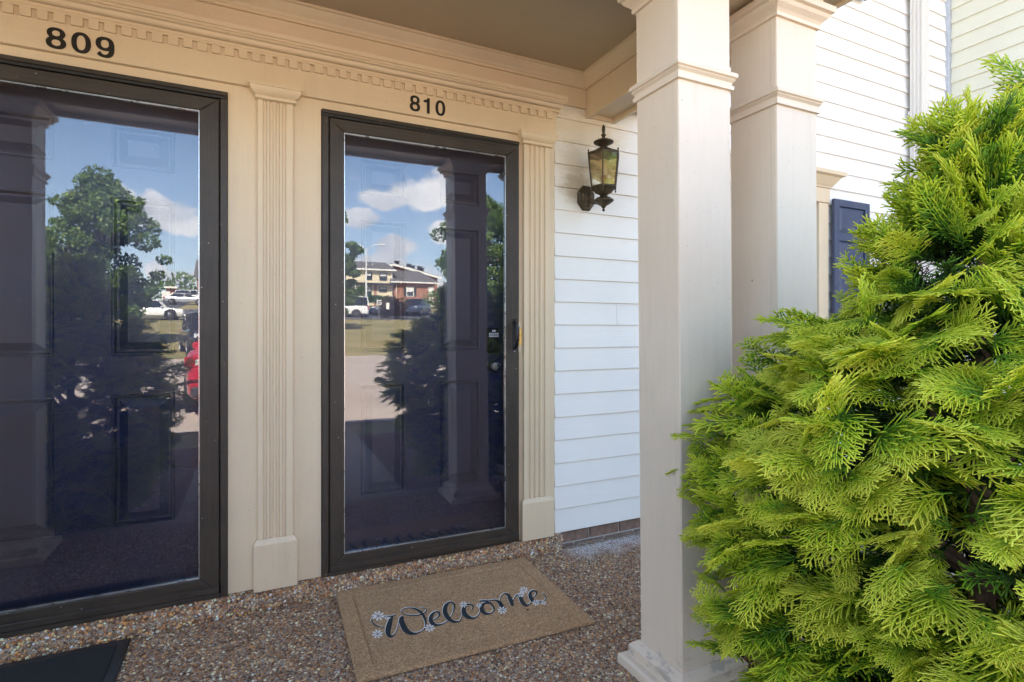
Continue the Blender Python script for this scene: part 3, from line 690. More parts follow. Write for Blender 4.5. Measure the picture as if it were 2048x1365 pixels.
# fixed jamb channels round each storm door, drip cap above
def jamb(xl0, xl1, xr0, xr1, label):
    e = empty('door_frame', ((xl0+xr1)/2, 0, .083), 0, label, 'door frame', 'bronze channels round the storm doors')
    child(MB().box(xl0, xl1-.0006, -.006, .03, .083, 2.136, .002), 'jamb', BRZ, e); child(MB().box(xr0+.0006, xr1, -.006, .03, .083, 2.136, .002), 'jamb', BRZ, e)
    child(MB().box(xl0-.001, xr1+.001, -.010, .03, 2.148, 2.1655, .002), 'drip_cap', BRZX, e); child(MB().box(xl0, xr1, -.004, .03, 2.137, 2.1476), 'drip_cap', BLK, e)
    child(MB().box(xl1, xr0, -.010, .12, .083, .1025, .002), 'threshold', BRZX, e)
    wood = plain('dark_jamb_wood', (.03, .026, .028), .5)
    child(MB().box(xl0+.004, xl0+.028, .0302, .3, .10, 2.15), 'jamb', wood, e); child(MB().box(xr1-.028, xr1-.004, .0302, .3, .10, 2.15), 'jamb', wood, e); child(MB().box(xl0+.0281, xr1-.0281, .0302, .3, 2.135, 2.154), 'head', wood, e)
    for z in (.35, .95, 1.55, 2.0):
        for xx in (xl0+.012, xr1-.008): child(MB().box(xx-.003, xx+.003, -.0085, -.0055, z-.003, z+.003, .001), 'screw', BRZ, e)
    return e
jamb(-1.0795, -1.0525, -.110, -.0835, 'bronze channel frame and drip cap round door 809')
j2 = jamb(.2885, .3165, 1.2562, 1.2638, 'bronze channel frame and drip cap round door 810')
child(MB().box(1.258, 1.2725, -.016, -.0065, 1.105, 1.195, .001), 'strike_plate', BRASS, j2)
child(MB().box(1.2575, 1.2715, -.0125, -.0062, 1.196, 1.225, .001).box(1.2575, 1.2715, -.0125, -.0062, 1.07, 1.104, .001), 'strike_plate', TRIM, j2)

def entry_door(x0, x1, label, lock):
    z0, z1 = .128, 2.132; yb, yf = .135, .092
    e = empty('entry_door', ((x0+x1)/2, yf, z0), 0, label, 'door', 'navy six panel entry doors')
    xs = [x0+.157, x0+.372, x0+.520, x0+.738]; xs = [x0+.155, x0+.370, x1-.370, x1-.155]; zs = [.395, .925, 1.08, 1.71, 1.83, 2.0]
    m = MB()                                   # slab: stiles and rails round six recesses
    for a, b in ((x0, xs[0]), (xs[1], xs[2]), (xs[3], x1)): m.box(a, b, yf, yb, z0, z1)
    for X0, X1 in ((xs[0], xs[1]), (xs[2], xs[3])):
        for a, b in ((z0, zs[0]), (zs[1], zs[2]), (zs[3], zs[4]), (zs[5], z1)): m.box(X0+.0001, X1-.0001, yf, yb, a, b)
    child(m, 'slab', NAVY, e)
    for X0, X1 in ((xs[0], xs[1]), (xs[2], xs[3])):
        for a, b in ((zs[0], zs[1]), (zs[2], zs[3]), (zs[4], zs[5])):
            def rg(i, y): return [(X0+i, y, a+i), (X1-i, y, a+i), (X1-i, y, b-i), (X0+i, y, b-i)]
            child(MB().loft([rg(.0004, yb-.001), rg(.0004, yf+.001), rg(.004, yf-.0035), rg(.009, yf-.0035), rg(.016, yf+.016), rg(.024, yf+.016), rg(.054, yf+.001), rg(.0545, yf+.001)]), 'panel', NAVY, e)
    if lock:
        lx, lz = 1.152, 1.128
        k = child(MB().box(lx-.034, lx+.034, yf-.024, yf-.0005, lz-.066, lz+.066, .006), 'deadbolt', BLACKM, e)
        def sub(m, n, mat, loc):
            o = m.build(n, mat, k, True); o.matrix_local = Matrix.Translation(loc) @ Matrix.Rotation(R(90), 4, 'X'); return o
        WB = plain('white_key', (.75, .76, .78), .4)
        for r_ in range(2):
            for c_ in range(5): sub(MB().lathe([(.0052, 0), (.0052, .002), (.004, .003)], 10), 'key', WB, (lx-.023+c_*.0115, yf-.0242, lz+.036-r_*.0125))
        sub(MB().box(-.010, .010, -.005, .005, 0, .002, .001), 'key', WB, (lx, yf-.0242, lz+.051))
        sub(MB().lathe([(.025, 0), (.025, .006), (.022, .010), (.012, .011), (.012, .008)], 24), 'lock_cylinder', BLACKM, (lx, yf-.0242, lz-.026))
        n_ = child(MB().lathe([(.032, 0), (.032, .004), (.014, .008)], 24), 'knob', BLACKM, e); n_.matrix_world = Matrix.Translation((1.150, yf-.0005, .995)) @ Matrix.Rotation(R(90), 4, 'X')
        n_.matrix_parent_inverse = Matrix.Identity(4); n_.matrix_local = Matrix.Translation(Vector((1.150, yf-.0005, .995))-e.location) @ Matrix.Rotation(R(90), 4, 'X')
        MB().lathe([(.011, .008), (.011, .022), (.020, .030), (.0255, .040), (.0255, .048), (.020, .055), (.008, .057)], 20).build('grip', STEELM, n_, True)
    return e
entry_door(.318, 1.238, 'navy six panel entry door with keypad lock behind the glass of unit 810', True)
entry_door(-1.045, -.125, 'navy six panel entry door behind the glass of unit 809', False)

# ------------------------------------------------------------------ wall lantern
def aged_brass():
    t = NT('aged_brass'); p = t.pos(); a = t.noise(p, 45, 6, .7)
    t.set('Base Color', t.ramp(a, [(.3, (.035, .030, .020)), (.5, (.075, .056, .034)), (.62, (.105, .082, .05)), (.75, (.10, .105, .08))])).set('Metallic', .55).set('Roughness', t.mapr(a, .3, .7, .38, .7)); t.bump(a, .3, .001); return t.m
AB = aged_brass()
LX, LY = 1.712, -.125
ln = empty('wall_lantern', (1.68, 0, 1.915), 0, 'weathered brass wall lantern with glass panes on the white siding', 'lantern')
pl = MB(); 
def octo(rx, rz, y, zc=1.915, xc=1.680): return [(xc+rx*math.cos(R(22.5+45*i))/math.cos(R(22.5)), y, zc+rz*math.sin(R(22.5+45*i))/math.cos(R(22.5))) for i in range(8)]
pl.loft([octo(.052, .068, .004), octo(.052, .068, -.010), octo(.046, .062, -.016), octo(.036, .050, -.018), octo(.030, .044, -.026), octo(.012, .016, -.034)]); child(pl, 'backplate', AB, ln)
child(MB().tube([(1.680, -.028, 1.905), (1.686, -.06, 1.885), (1.70, -.10, 1.874), (LX, LY, 1.879)], [.014, .013, .012, .012], 8), 'arm', AB, ln, True)
child(MB().lathe([(.003, -.058), (.008, -.052), (.007, -.046), (.004, -.042), (.011, -.036), (.013, -.030), (.036, -.016), (.054, -.002), (.054, .003), (.036, .016), (.024, .020), (.018, .026), (.026, .034), (.046, .044), (.050, .052), (.060, .060), (.063, .066)], 20, (LX, LY, 1.879)), 'bowl', AB, ln, True)
ZB, ZT = 1.952, 2.122; RB, RT = .070, .088
def hexp(r, i, z): a = R(30+60*i+22); return Vector((LX+r*math.cos(a), LY+r*math.sin(a), z))
child(MB().loft([[hexp(r, i, z) for i in range(6)] for r, z in ((.050, ZB-.008), (RB+.006, ZB-.006), (RB+.006, ZB+.002), (RB-.004, ZB+.004))]), 'bottom_rim', AB, ln)
child(MB().loft([[hexp(r, i, z) for i in range(6)] for r, z in ((RT-.004, ZT-.004), (RT+.006, ZT-.002), (RT+.007, ZT+.006), (RT-.006, ZT+.014), (.052, ZT+.026), (.034, ZT+.036), (.020, ZT+.044))]), 'cap', AB, ln)
for i in range(6):
    child(MB().tube([hexp(RB+.002, i, ZB-.014), hexp(RB+.002, i, ZB), hexp(RT+.002, i, ZT), hexp(RT+.002, i, ZT+.014)], [.0022, .0042, .0042, .0030], 6), 'post', AB, ln)
    child(MB().lathe([(.001, -.006), (.0045, -.002), (.0045, .002), (.001, .006)], 8, hexp(RT+.002, i, ZT+.019)), 'ball', AB, ln, True); child(MB().lathe([(.001, -.006), (.0045, -.002), (.0045, .002), (.001, .006)], 8, hexp(RB+.002, i, ZB-.018)), 'ball', AB, ln, True)
    a, b, c_, d_ = hexp(RB-.001, i, ZB+.003), hexp(RB-.001, (i+1) % 6, ZB+.003), hexp(RT-.001, (i+1) % 6, ZT-.003), hexp(RT-.001, i, ZT-.003)
    n_ = (b-a).cross(d_-a).normalized()*.0018
    child(MB().loft([[a, b, c_, d_], [a-n_, b-n_, c_-n_, d_-n_]]), 'pane', LGLASS, ln)
child(MB().lathe([(.014, .040), (.012, .046), (.022, .052), (.050, .066), (.054, .070), (.054, .074), (.034, .084), (.018, .090), (.010, .094), (.008, .104), (.013, .108), (.014, .112), (.007, .117), (.0075, .126), (.010, .138), (.009, .152), (.003, .166)], 20, (LX, LY, ZT)), 'finial', AB, ln, True)
BULB = plain('frosted_bulb', (.78, .74, .66), .35); AMB = plain('amber_socket_sleeve', (.48, .27, .05), .6)
child(MB().lathe([(.014, 0), (.016, .05), (.013, .06)], 12, (LX, LY, ZB+.002)), 'socket', AMB, ln, True); child(MB().lathe([(.012, .0), (.016, .012), (.029, .045), (.030, .062), (.022, .082), (.006, .092)], 16, (LX, LY, ZB+.062)), 'bulb', BULB, ln, True)

# ------------------------------------------------------------------ door mats
def coir():
    t = NT('coir_fibre'); p = t.pos(); a = t.noise(p, 170, 5, .8); b = t.noise(p, 5, 5, .6); f_ = t.noise(p, 420, 3, .7)
    c = t.ramp(a, [(.32, (.13, .066, .028)), (.44, (.36, .20, .092)), (.56, (.61, .39, .205)), (.68, (.82, .60, .36))]); c = t.mix(t.mapr(b, .35, .7, 0, .30), c, (.27, .17, .09))
    c = t.mix(t.mapr(t.noise(p, 24, 5, .7), .68, .74, 0, .8, True), c, (.07, .045, .025))
    t.set('Base Color', c).set('Roughness', .95); t.bump(t.math('ADD', a, t.math('MULTIPLY', f_, .5)), 1, .006); return t.m
COIR = coir(); MAT_Z = .0135; MAT_TOP = MAT_Z+.0128
MW, MD, MR = .925, .665, R(-2.0); MC = Vector((.795, -.374, 0))
mat = empty('doormat', (MC.x, MC.y, MAT_Z-.0075), MR, 'brown coir doormat reading Welcome with white daisies, in front of door 810', 'doormat')
def rectr(w, d, z): return [(-w/2, -d/2, z), (w/2, -d/2, z), (w/2, d/2, z), (-w/2, d/2, z)]
pm = MB(); g0 = .060; gd = .012
pm.loft([rectr(MW, MD, 0), rectr(MW, MD, .0105), rectr(MW-.008, MD-.008, .0135), rectr(MW-g0*2, MD-g0*2, .0142), rectr(MW-g0*2-gd, MD-g0*2-gd, .0095), rectr(MW-g0*2-2*gd, MD-g0*2-2*gd, .0142), rectr(.02, .02, .0146)]); pm.build('pad', COIR, mat)
MINV = Matrix.Rotation(-MR, 3, 'Z')
INK = plain('dark_green_black_print', (.010, .020, .026), .8, 0, .3, 400); WHITEP = plain('white_print', (.78, .77, .74), .8, 0, .12, 300); GREYP = plain('grey_print', (.33, .32, .29), .8, 0, .1, 300)
def mp(zx, zy):     # zoomed photo crop -> mat coordinates
    w = on_floor(700+zx/4.763, 1140+zy/4.763, .022); q = MINV @ Vector((w.x-MC.x, w.y-MC.y, 0)); return q
# strokes of the script word: (x, y, pen width) in the crop
STROKES = [
 [(320, 543, 7), (280, 540, 10), (235, 520, 12), (208, 490, 12), (212, 462, 8), (240, 448, 7), (300, 445, 9), (360, 442, 13), (400, 440, 12), (438, 427, 7)],
 [(408, 442, 14), (388, 480, 40), (372, 530, 52), (362, 580, 52), (368, 615, 42), (395, 632, 22), (425, 610, 9), (450, 560, 7), (468, 490, 8), (482, 452, 22)],
 [(502, 440, 24), (492, 480, 48), (505, 525, 56), (530, 570, 52), (575, 600, 34), (630, 604, 16), (690, 580, 10), (718, 545, 12), (722, 500, 18), (705, 445, 26), (670, 400, 24), (620, 370, 16), (560, 362, 9), (505, 375, 8), (492, 400, 8), (525, 424, 9), (590, 434, 11), (655, 430, 12), (705, 412, 12), (728, 388, 10), (712, 364, 8), (670, 362, 7)],
 [(790, 478, 8), (830, 458, 10), (852, 425, 18), (838, 400, 16), (810, 402, 14), (780, 430, 30), (768, 470, 40), (785, 508, 38), (830, 525, 20), (890, 512, 9), (940, 475, 8), (980, 410, 9), (995, 345, 20), (975, 312, 16), (945, 310, 16), (912, 345, 36), (905, 400, 44), (930, 450, 42), (970, 485, 30), (1025, 495, 16), (1058, 470, 9), (1072, 420, 8)],
 [(1162, 378, 8), (1172, 348, 14), (1148, 328, 14), (1112, 335, 20), (1085, 370, 40), (1090, 415, 46), (1125, 448, 36), (1180, 460, 18), (1225, 430, 9), (1245, 380, 8)],
 [(1330, 318, 10), (1285, 318, 20), (1256, 350, 38), (1262, 390, 40), (1300, 418, 26), (1345, 412, 12), (1372, 385, 14), (1362, 345, 18), (1330, 312, 16), (1285, 298, 12), (1245, 300, 8), (1240, 290, 7), (1275, 290, 7), (1330, 292, 9), (1385, 288, 14), (1425, 312, 34), (1445, 345, 40), (1470, 372, 24)],
 [(1430, 300, 8), (1438, 255, 9), (1470, 226, 12), (1505, 238, 28), (1525, 275, 40), (1545, 325, 34), (1556, 340, 18)],
 [(1552, 300, 8), (1575, 255, 10), (1605, 238, 20), (1625, 265, 38), (1645, 310, 40), (1680, 338, 26), (1715, 325, 10), (1728, 300, 9)],
 [(1732, 268, 8), (1765, 248, 10), (1778, 215, 18), (1755, 198, 16), (1728, 208, 20), (1715, 240, 34), (1735, 285, 34), (1785, 305, 18), (1840, 300, 10), (1868, 275, 9), (1862, 250, 11), (1838, 226, 7)],
]
def ribbon(m, path, z, thick, sx=0, sy=0, grow=0):
    P = [(x+sx, y+sy, w+grow) for x, y, w in catmull(path, 7)]; Lp, Rp = [], []
    for i, (x, y, w) in enumerate(P):
        a = P[max(i-1, 0)]; b = P[min(i+1, len(P)-1)]; dx, dy = b[0]-a[0], b[1]-a[1]; l = math.hypot(dx, dy) or 1; nx, ny = -dy/l, dx/l
        p = mp(x+nx*w/2, y+ny*w/2); q = mp(x-nx*w/2, y-ny*w/2); Lp.append(p); Rp.append(q)
    for i in range(len(P)-1):     # overlapping short quads, each a hair higher so that crossings never share a plane
        dz = z+i*thick
        m.add([(Lp[i].x, Lp[i].y, dz), (Lp[i+1].x, Lp[i+1].y, dz+thick), (Rp[i+1].x, Rp[i+1].y, dz+thick), (Rp[i].x, Rp[i].y, dz)], [(0, 1, 2, 3)])
for k, st in enumerate(STROKES):
    m = MB(); ribbon(m, st, .0149+k*.00002, 1.2e-6, -5, -5, 1); m.build('letter_outline', WHITEP, mat)
    m = MB(); ribbon(m, st, .0153+k*.00002, 1.2e-6); m.build('letter', INK, mat)
def daisy(zx, zy, r, rot):
    m = MB(); n = 8
    for k in range(n):
        a = rot+2*math.pi*k/n; pts = []
        for u, v in ((.25, -.06), (.6, -.15), (.92, -.13), (1.0, 0), (.92, .13), (.6, .15), (.25, .06)):
            x = r*(u*math.cos(a)-v*math.sin(a)); y = r*.78*(u*math.sin(a)+v*math.cos(a)); p = mp(zx+x, zy+y); pts.append((p.x, p.y, .0157+k*2e-6))
        m.add(pts, [tuple(range(7))])
    o = m.build('daisy', WHITEP, mat); c_ = []
    for k in range(10): p = mp(zx+r*.27*math.cos(k*.628), zy+r*.2*math.sin(k*.628)); c_.append((p.x, p.y, .0159))
    MB().add(c_, [tuple(range(10))]).build('daisy_centre', GREYP, o)
for a in ((268, 438, 62, .2), (262, 610, 56, .5), (758, 553, 50, .1), (1080, 330, 40, .4), (1228, 338, 28, .2), (1450, 385, 48, .3), (1655, 192, 44, .1), (1630, 235, 34, .5), (1772, 312, 38, .2), (1845, 315, 26, .4), (350, 458, 24, .1)): daisy(*a)
p = mp(1695, 380); MB().lathe([(.006, 0), (.0062, .0003)], 9, (p.x, p.y, .0153)).build('ink_spot', INK, mat)

bA, bB = on_floor(262, 1283), on_floor(236, 1363); d1 = (on_floor(0, 1338)-bA).normalized(); d2 = Vector((d1.y, -d1.x, 0)); d2 = d2 if d2.y < 0 else -d2
RUB = plain('black_rubber', (.013, .014, .016), .5, 0, .2, 40, .2); CARP = plain('black_ribbed_carpet', (.006, .006, .007), .95, 0, .5, 300, .8)
bm_ = empty('doormat', (bA.x+d1.x*.38+d2.x*.22, bA.y+d1.y*.38+d2.y*.22, .006), math.atan2(-d1.y, -d1.x), 'black rubber edged carpet doormat in front of door 809', 'doormat')
b_ = MB(); b_.loft([rectr(.76, .45, 0), rectr(.76, .45, .004), rectr(.752, .442, .007), rectr(.69, .38, .008), rectr(.688, .378, .006)]); b_.build('border', RUB, bm_)
MB().box(-.343, .343, -.188, .188, .0061, .0095, .001).build('carpet', CARP, bm_)

# ------------------------------------------------------------------ golden cypress bushes
def frond_mat():
    t = NT('cypress_scale_foliage'); a = t.n.new('ShaderNodeAttribute'); a.attribute_name = 'tip'; oi = t.n.new('ShaderNodeObjectInfo'); p = t.pos()
    n = t.noise(p, 4.5, 4, .6); f = t.math('ADD', a.outputs['Fac'], t.math('MULTIPLY', t.math('SUBTRACT', n, .5), .7)); f = t.math('ADD', f, t.math('MULTIPLY', t.math('SUBTRACT', oi.outputs['Random'], .5), .25))
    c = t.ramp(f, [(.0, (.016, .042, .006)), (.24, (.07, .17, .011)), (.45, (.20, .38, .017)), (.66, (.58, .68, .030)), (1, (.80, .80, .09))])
    c = t.mix(t.mapr(t.noise(p, 11, 3), .70, .78, 0, .7, True), c, (.28, .20, .06))
    t.set('Base Color', c).set('Roughness', .5); t.p.inputs['Specular IOR Level'].default_value = .35
    tl = t.n.new('ShaderNodeBsdfTranslucent'); t.l.new(c, tl.inputs[0]); ms = t.n.new('ShaderNodeMixShader'); ms.inputs[0].default_value = .38
    t.l.new(t.p.outputs[0], ms.inputs[1]); t.l.new(tl.outputs[0], ms.inputs[2]); t.l.new(ms.outputs[0], t.o.inputs[0]); return t.m
FROND = frond_mat(); BARK = plain('reddish_bark', (.14, .085, .055), .9, 0, .35, 40, .6)
def make_frond(seed, lod):
    "flat fern-like spray along +x, about 1 unit long: returns V, F(tri), tip"
    rg = random.Random(seed); V, F, T = [], [], []
    def twig(p0, d0, ln, r0, tip0, tip1, seg, droop):
        p = Vector(p0); d = Vector(d0).normalized(); base = None
        for i in range(seg+1):
            u = i/seg; r = r0*(1-.35*u); s_ = d.cross(Vector((0, 0, 1))).normalized(); u_ = s_.cross(d)
            o = len(V)
            for k in range(3):
                a = 2*math.pi*k/3+.5; V.append(tuple(p+(s_*math.cos(a)+u_*math.sin(a)*.6)*r)); T.append(tip0+(tip1-tip0)*u**.7+.06)
            if base is not None:
                for k in range(3):
                    j = (k+1) % 3; F.append((base+k, base+j, o+j)); F.append((base+k, o+j, o+k))
            base = o; last = p+d*r*1.2; p = p+d*(ln/seg); d = (d+Vector((0, 0, -droop/seg))+Vector((rg.uniform(-.1, .1), rg.uniform(-.1, .1), rg.uniform(-.06, .06)))).normalized()
        o = len(V); V.append(tuple(last)); T.append(tip1)
        for k in range(3): F.append((base+k, base+(k+1) % 3, o))
        return p
    nside = rg.choice((9, 11, 12)) if lod == 0 else 9; nod = rg.uniform(.0, .55); tdr = rg.uniform(-.1, .35); axis = []; p = Vector((0, 0, 0)); d = Vector((1, 0, .12)).normalized(); S_ = 8
    bend = rg.uniform(-.35, .35)
    for i in range(S_+1): axis.append((p.copy(), d.copy())); p = p+d/S_; d = (d+Vector((0, bend/S_, -nod/S_))).normalized()
    rw = .018 if lod == 0 else .022
    for i in range(S_):
        a, dd = axis[i]; twig(a, dd, 1/S_, rw*(1-.5*i/S_), .25+.6*i/S_, .25+.6*(i+1)/S_, 1, 0)
    for k in range(nside):
        u = .10+.86*k/nside; q = u*S_; i = min(int(q), S_-1); a, dd = axis[i]; b0 = a+dd*((q-i)/S_)
        for sgn in (-1, 1):
            if rg.random() < .08: continue
            sd = dd.cross(Vector((0, 0, 1))).normalized()*sgn
            ln = (.44*(1-u)**.7+.11)*rg.uniform(.7, 1.2); dr = (dd*rg.uniform(.85, 1.25)+sd*rg.uniform(.65, 1.0)+Vector((0, 0, rg.uniform(-.12, .15)))).normalized()
            twig(b0, dr, ln, rw*.85, .18+.4*u, .72+.28*u, 3 if lod == 0 else 1, tdr)
            ns = max(1, int(ln/(.062 if lod == 0 else .10)))
            for m in range(ns):
                w = (m+.6)/(ns+.4); s2 = dr.cross(Vector((0, 0, 1))).normalized()*(1 if (m+k) % 2 else -1)
                twig(b0+dr*ln*w-Vector((0, 0, .35*ln*w*w*.4)), (dr*1.0+s2*.75+Vector((0, 0, rg.uniform(-.2, .2)))).normalized(), ln*.40*(1.15-w)+.06, rw*.7, .3+.4*u, .85+.15*u, 2 if lod == 0 else 1, .25)
    return np.array(V), np.array(F), np.array(T)
HI = [make_frond(100+k, 0) for k in range(8)]; LO = [make_frond(200+k, 1) for k in range(6)]
HIM = [nmesh('frond', V, F, FROND, ('tip', T)) for V, F, T in HI]
def cypress(loc, lobes, n, n_obj, label, seed, scale=(.10, .23)):
    rg = random.Random(seed); e = empty('cypress_bush', loc, 0, label, 'bush', 'golden cypress bushes')
    items = []
    for li, (cx, cy, prof, share) in enumerate(lobes):
        ztop = prof[-1][0]
        def rad(z):
            for (a, p), (b, q) in zip(prof, prof[1:]):
                if z <= b: return p+(q-p)*(z-a)/(b-a)
            return .02
        for k in range(int(n*share)):
            z = prof[0][0]+(ztop-prof[0][0])*rg.random()
            if rg.random() > .25+.75*rad(z)/.7: continue
            th = rg.uniform(0, 2*math.pi); lump = 1+.10*math.sin(3*th+4*z+seed)+.08*math.sin(7*th-6*z)
            depth = 1-.62*rg.random()**1.7; r = rad(z)*lump*depth; sc = rg.uniform(*scale)*(1 if depth > .7 else .8); r = max(0.01, r-sc*.62)
            rad_, tan_ = Vector((math.cos(th), math.sin(th), 0)), Vector((-math.sin(th), math.cos(th), 0))
            d = (rad_*rg.uniform(.35, .9)+tan_*rg.gauss(0, .55)+Vector((0, 0, rg.uniform(-.45, .55)+(.7 if z > ztop-.3 else 0)))).normalized()
            p = Vector((cx+r*math.cos(th), cy+r*math.sin(th), z)); up = rad_*rg.uniform(.2, 1.0)+Vector((rg.gauss(0, .25), rg.gauss(0, .25), .75))
            x = d; y = up.cross(x).normalized(); zz = x.cross(y)
            M = Matrix((x, y, zz)).transposed().to_4x4(); items.append((Matrix.Translation(p) @ M @ Matrix.Scale(sc, 4), depth))
        # limbs
        m = MB(); m.tube([(cx*.4, cy*.4, -.05), (cx*.8, cy*.8, ztop*.35), (cx, cy, ztop*.7), (cx, cy, ztop*.96)], [.035, .028, .016, .005], 8); m.build('trunk', BARK, e, True)
        for k in range(26):
            z = rg.uniform(.1, ztop*.85); th = rg.uniform(0, 6.28); r = rad(z)*.72
            MB().tube([(cx, cy, z*.75), (cx+r*.5*math.cos(th), cy+r*.5*math.sin(th), z*.95), (cx+r*math.cos(th+.2), cy+r*math.sin(th+.2), z+.06)], [.009, .006, .003], 5).build('branch', BARK, e, True)
    # the sprays that show largest to the photograph are separate pieces, the rest one mass
    def key(it):
        p = it[0].translation+Vector(loc); v = p-CAM; return v.length*(1.4-.6*it[1]) if (v.x*math.sin(YAW)+v.y*math.cos(YAW)) > .35 else 9+v.length
    items.sort(key=key)
    for k, (M, dp) in enumerate(items[:n_obj]):
        o = link('frond', HIM[k % 8], e); o.matrix_local = M
    VV, FF, TT, off = [], [], [], 0
    for k, (M, dp) in enumerate(items[n_obj:]):
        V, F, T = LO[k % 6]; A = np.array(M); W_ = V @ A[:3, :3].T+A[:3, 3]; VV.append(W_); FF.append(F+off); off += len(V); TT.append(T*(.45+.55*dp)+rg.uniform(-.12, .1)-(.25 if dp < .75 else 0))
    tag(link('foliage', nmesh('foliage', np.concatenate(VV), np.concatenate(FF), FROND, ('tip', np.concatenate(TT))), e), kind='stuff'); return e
P1 = [(.02, .36), (.25, .48), (.5, .61), (.76, .672), (.95, .62), (1.06, .54), (1.17, .46), (1.24, .34), (1.32, .26), (1.44, .19), (1.54, .12), (1.62, .05)]
P2 = [(.05, .35), (.4, .50), (.9, .48), (1.25, .30), (1.42, .19), (1.60, .11), (1.86, .05)]
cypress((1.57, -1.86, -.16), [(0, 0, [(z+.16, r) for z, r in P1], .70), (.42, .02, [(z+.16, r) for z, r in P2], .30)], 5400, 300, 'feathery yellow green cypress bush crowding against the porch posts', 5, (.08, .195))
cypress((-1.07, -1.95, -.16), [(0, 0, [(.1, .4), (.5, .62), (.9, .66), (1.2, .5), (1.5, .28), (1.72, .06)], 1.0)], 3000, 0, 'dark cypress bush reflected in the glass of door 809', 9)

# ------------------------------------------------------------------ trees
def leaf_mat(name, a, b, c):
    t = NT(name); at = t.n.new('ShaderNodeAttribute'); at.attribute_name = 'tip'
    col = t.ramp(at.outputs['Fac'], [(0, a), (.5, b), (1, c)]); t.set('Base Color', col).set('Roughness', .55)
    tl = t.n.new('ShaderNodeBsdfTranslucent'); t.l.new(col, tl.inputs[0]); ms = t.n.new('ShaderNodeMixShader'); ms.inputs[0].default_value = .3; t.l.new(t.p.outputs[0], ms.inputs[1]); t.l.new(tl.outputs[0], ms.inputs[2]); t.l.new(ms.outputs[0], t.o.inputs[0]); return t.m
LEAF = leaf_mat('maple_leaf', (.04, .085, .015), (.10, .18, .03), (.20, .28, .06)); REDL = leaf_mat('plum_leaf', (.04, .03, .02), (.08, .05, .035), (.12, .10, .05)); HEDGEL = leaf_mat('hedge_leaf', (.02, .06, .01), (.05, .12, .02), (.09, .2, .03))
TRUNK = plain('grey_brown_bark', (.13, .10, .075), .9, 0, .35, 8, .8)
def leaf_cloud(centres, radii, per, size, seed):
    rg = np.random.RandomState(seed); VV, TT = [], []
    for (c, r) in zip(centres, radii):
        n = int(per*(r/np.mean(radii))**2); d = rg.normal(size=(n, 3)); d /= np.linalg.norm(d, axis=1)[:, None]; rr_ = r*rg.uniform(.35, 1.05, n)**.6
        p = np.array(c)+d*rr_[:, None]*np.array((1, 1, .72)); a = rg.normal(size=(n, 3)); a /= np.linalg.norm(a, axis=1)[:, None]; b = np.cross(a, rg.normal(size=(n, 3))); b /= np.linalg.norm(b, axis=1)[:, None]+1e-9
        s_ = size*rg.uniform(.6, 1.3, n)[:, None]; VV.append(np.stack([p-a*s_, p-b*s_*.55, p+a*s_, p+b*s_*.55], 1)); TT.append(np.repeat(np.clip(rg.normal(.5, .2, n)+rg.normal(0, .12), 0, 1), 4))
    V = np.concatenate(VV).reshape(-1, 3); return V, np.arange(len(V)).reshape(-1, 4), np.concatenate(TT)
def tree(loc, h, cr, label, seed, leaf=LEAF, clumps=70, per=110, size=.13, low=.22, name='maple_tree', group=None):
    rg = random.Random(seed); e = empty(name, loc, 0, label, 'tree', group); C, Rr = [], []
    m = MB(); m.tube([(0, 0, -.3), (.03*h*.1, 0, h*.2), (-.02*h*.2, .02*h, h*.5), (0, 0, h*.85)], [.024*h, .018*h, .012*h, .003*h], 9)
    for k in range(clumps):
        u = rg.random(); z = h*(low+(1-low)*u); prof = math.sin(math.pi*min(1, (.10+.9*u)**.72))**.7
        th = rg.uniform(0, 6.28); r = cr*prof*rg.uniform(.25, .95); c = Vector((r*math.cos(th), r*math.sin(th), z-.04*h*rg.random())); C.append(tuple(c)); Rr.append(cr*rg.uniform(.11, .24))
        if k % 3 == 0: m.tube([(0, 0, z*.62), tuple(Vector((c.x*.5, c.y*.5, z*.82))), tuple(c)], [.007*h, .004*h, .0015*h], 5)
    m.build('trunk', TRUNK, e, True); V, F, T = leaf_cloud(C, Rr, per, size, seed); link('crown', nmesh('crown', V, F, leaf, ('tip', T)), e); return e
def tree_at(door, px_c, py_top, D, cr_px, label, seed, **k):
    p = RF(door, px_c, py_top, D); q = RF(door, px_c+cr_px, py_top, D); g = GZ(D); return tree((p.x, -D, g-.05), p.z-g+.2, abs(q.x-p.x), label, seed, **k)
tree_at(1, 200, 356, 26, 150, 'broad green maple towering over the cypress reflected in door 809', 21, clumps=150, per=230, size=.085)
tree_at(2, 965, 395, 24, 112, 'green maple reflected beside the porch post in door 810', 22, clumps=130, per=230, size=.075)
tree_at(2, 668, 415, 36, 66, 'slim green tree beside the white van in door 810', 23, clumps=90, per=230, size=.085, low=.14)
def hedge_mass(name, pts, per, size, leaf, label=None, cat=None, kind=None, seed=1, r=1.0):
    V, F, T = leaf_cloud(pts, [r*random.uniform(.8, 1.25) for _ in pts], per, size, seed); o = link(name, nmesh(name, V, F, leaf, ('tip', T))); return tag(o, label, cat, None, kind)
hedge_mass('far_wood', [(-125+x*3.4+random.uniform(-1, 1), -150-random.uniform(0, 20), GZ(150)+random.uniform(1, 7)) for x in range(76)], 170, .55, LEAF, 'distant wooded skyline behind the parking lots', 'woods', 'stuff', 5, 3.2)

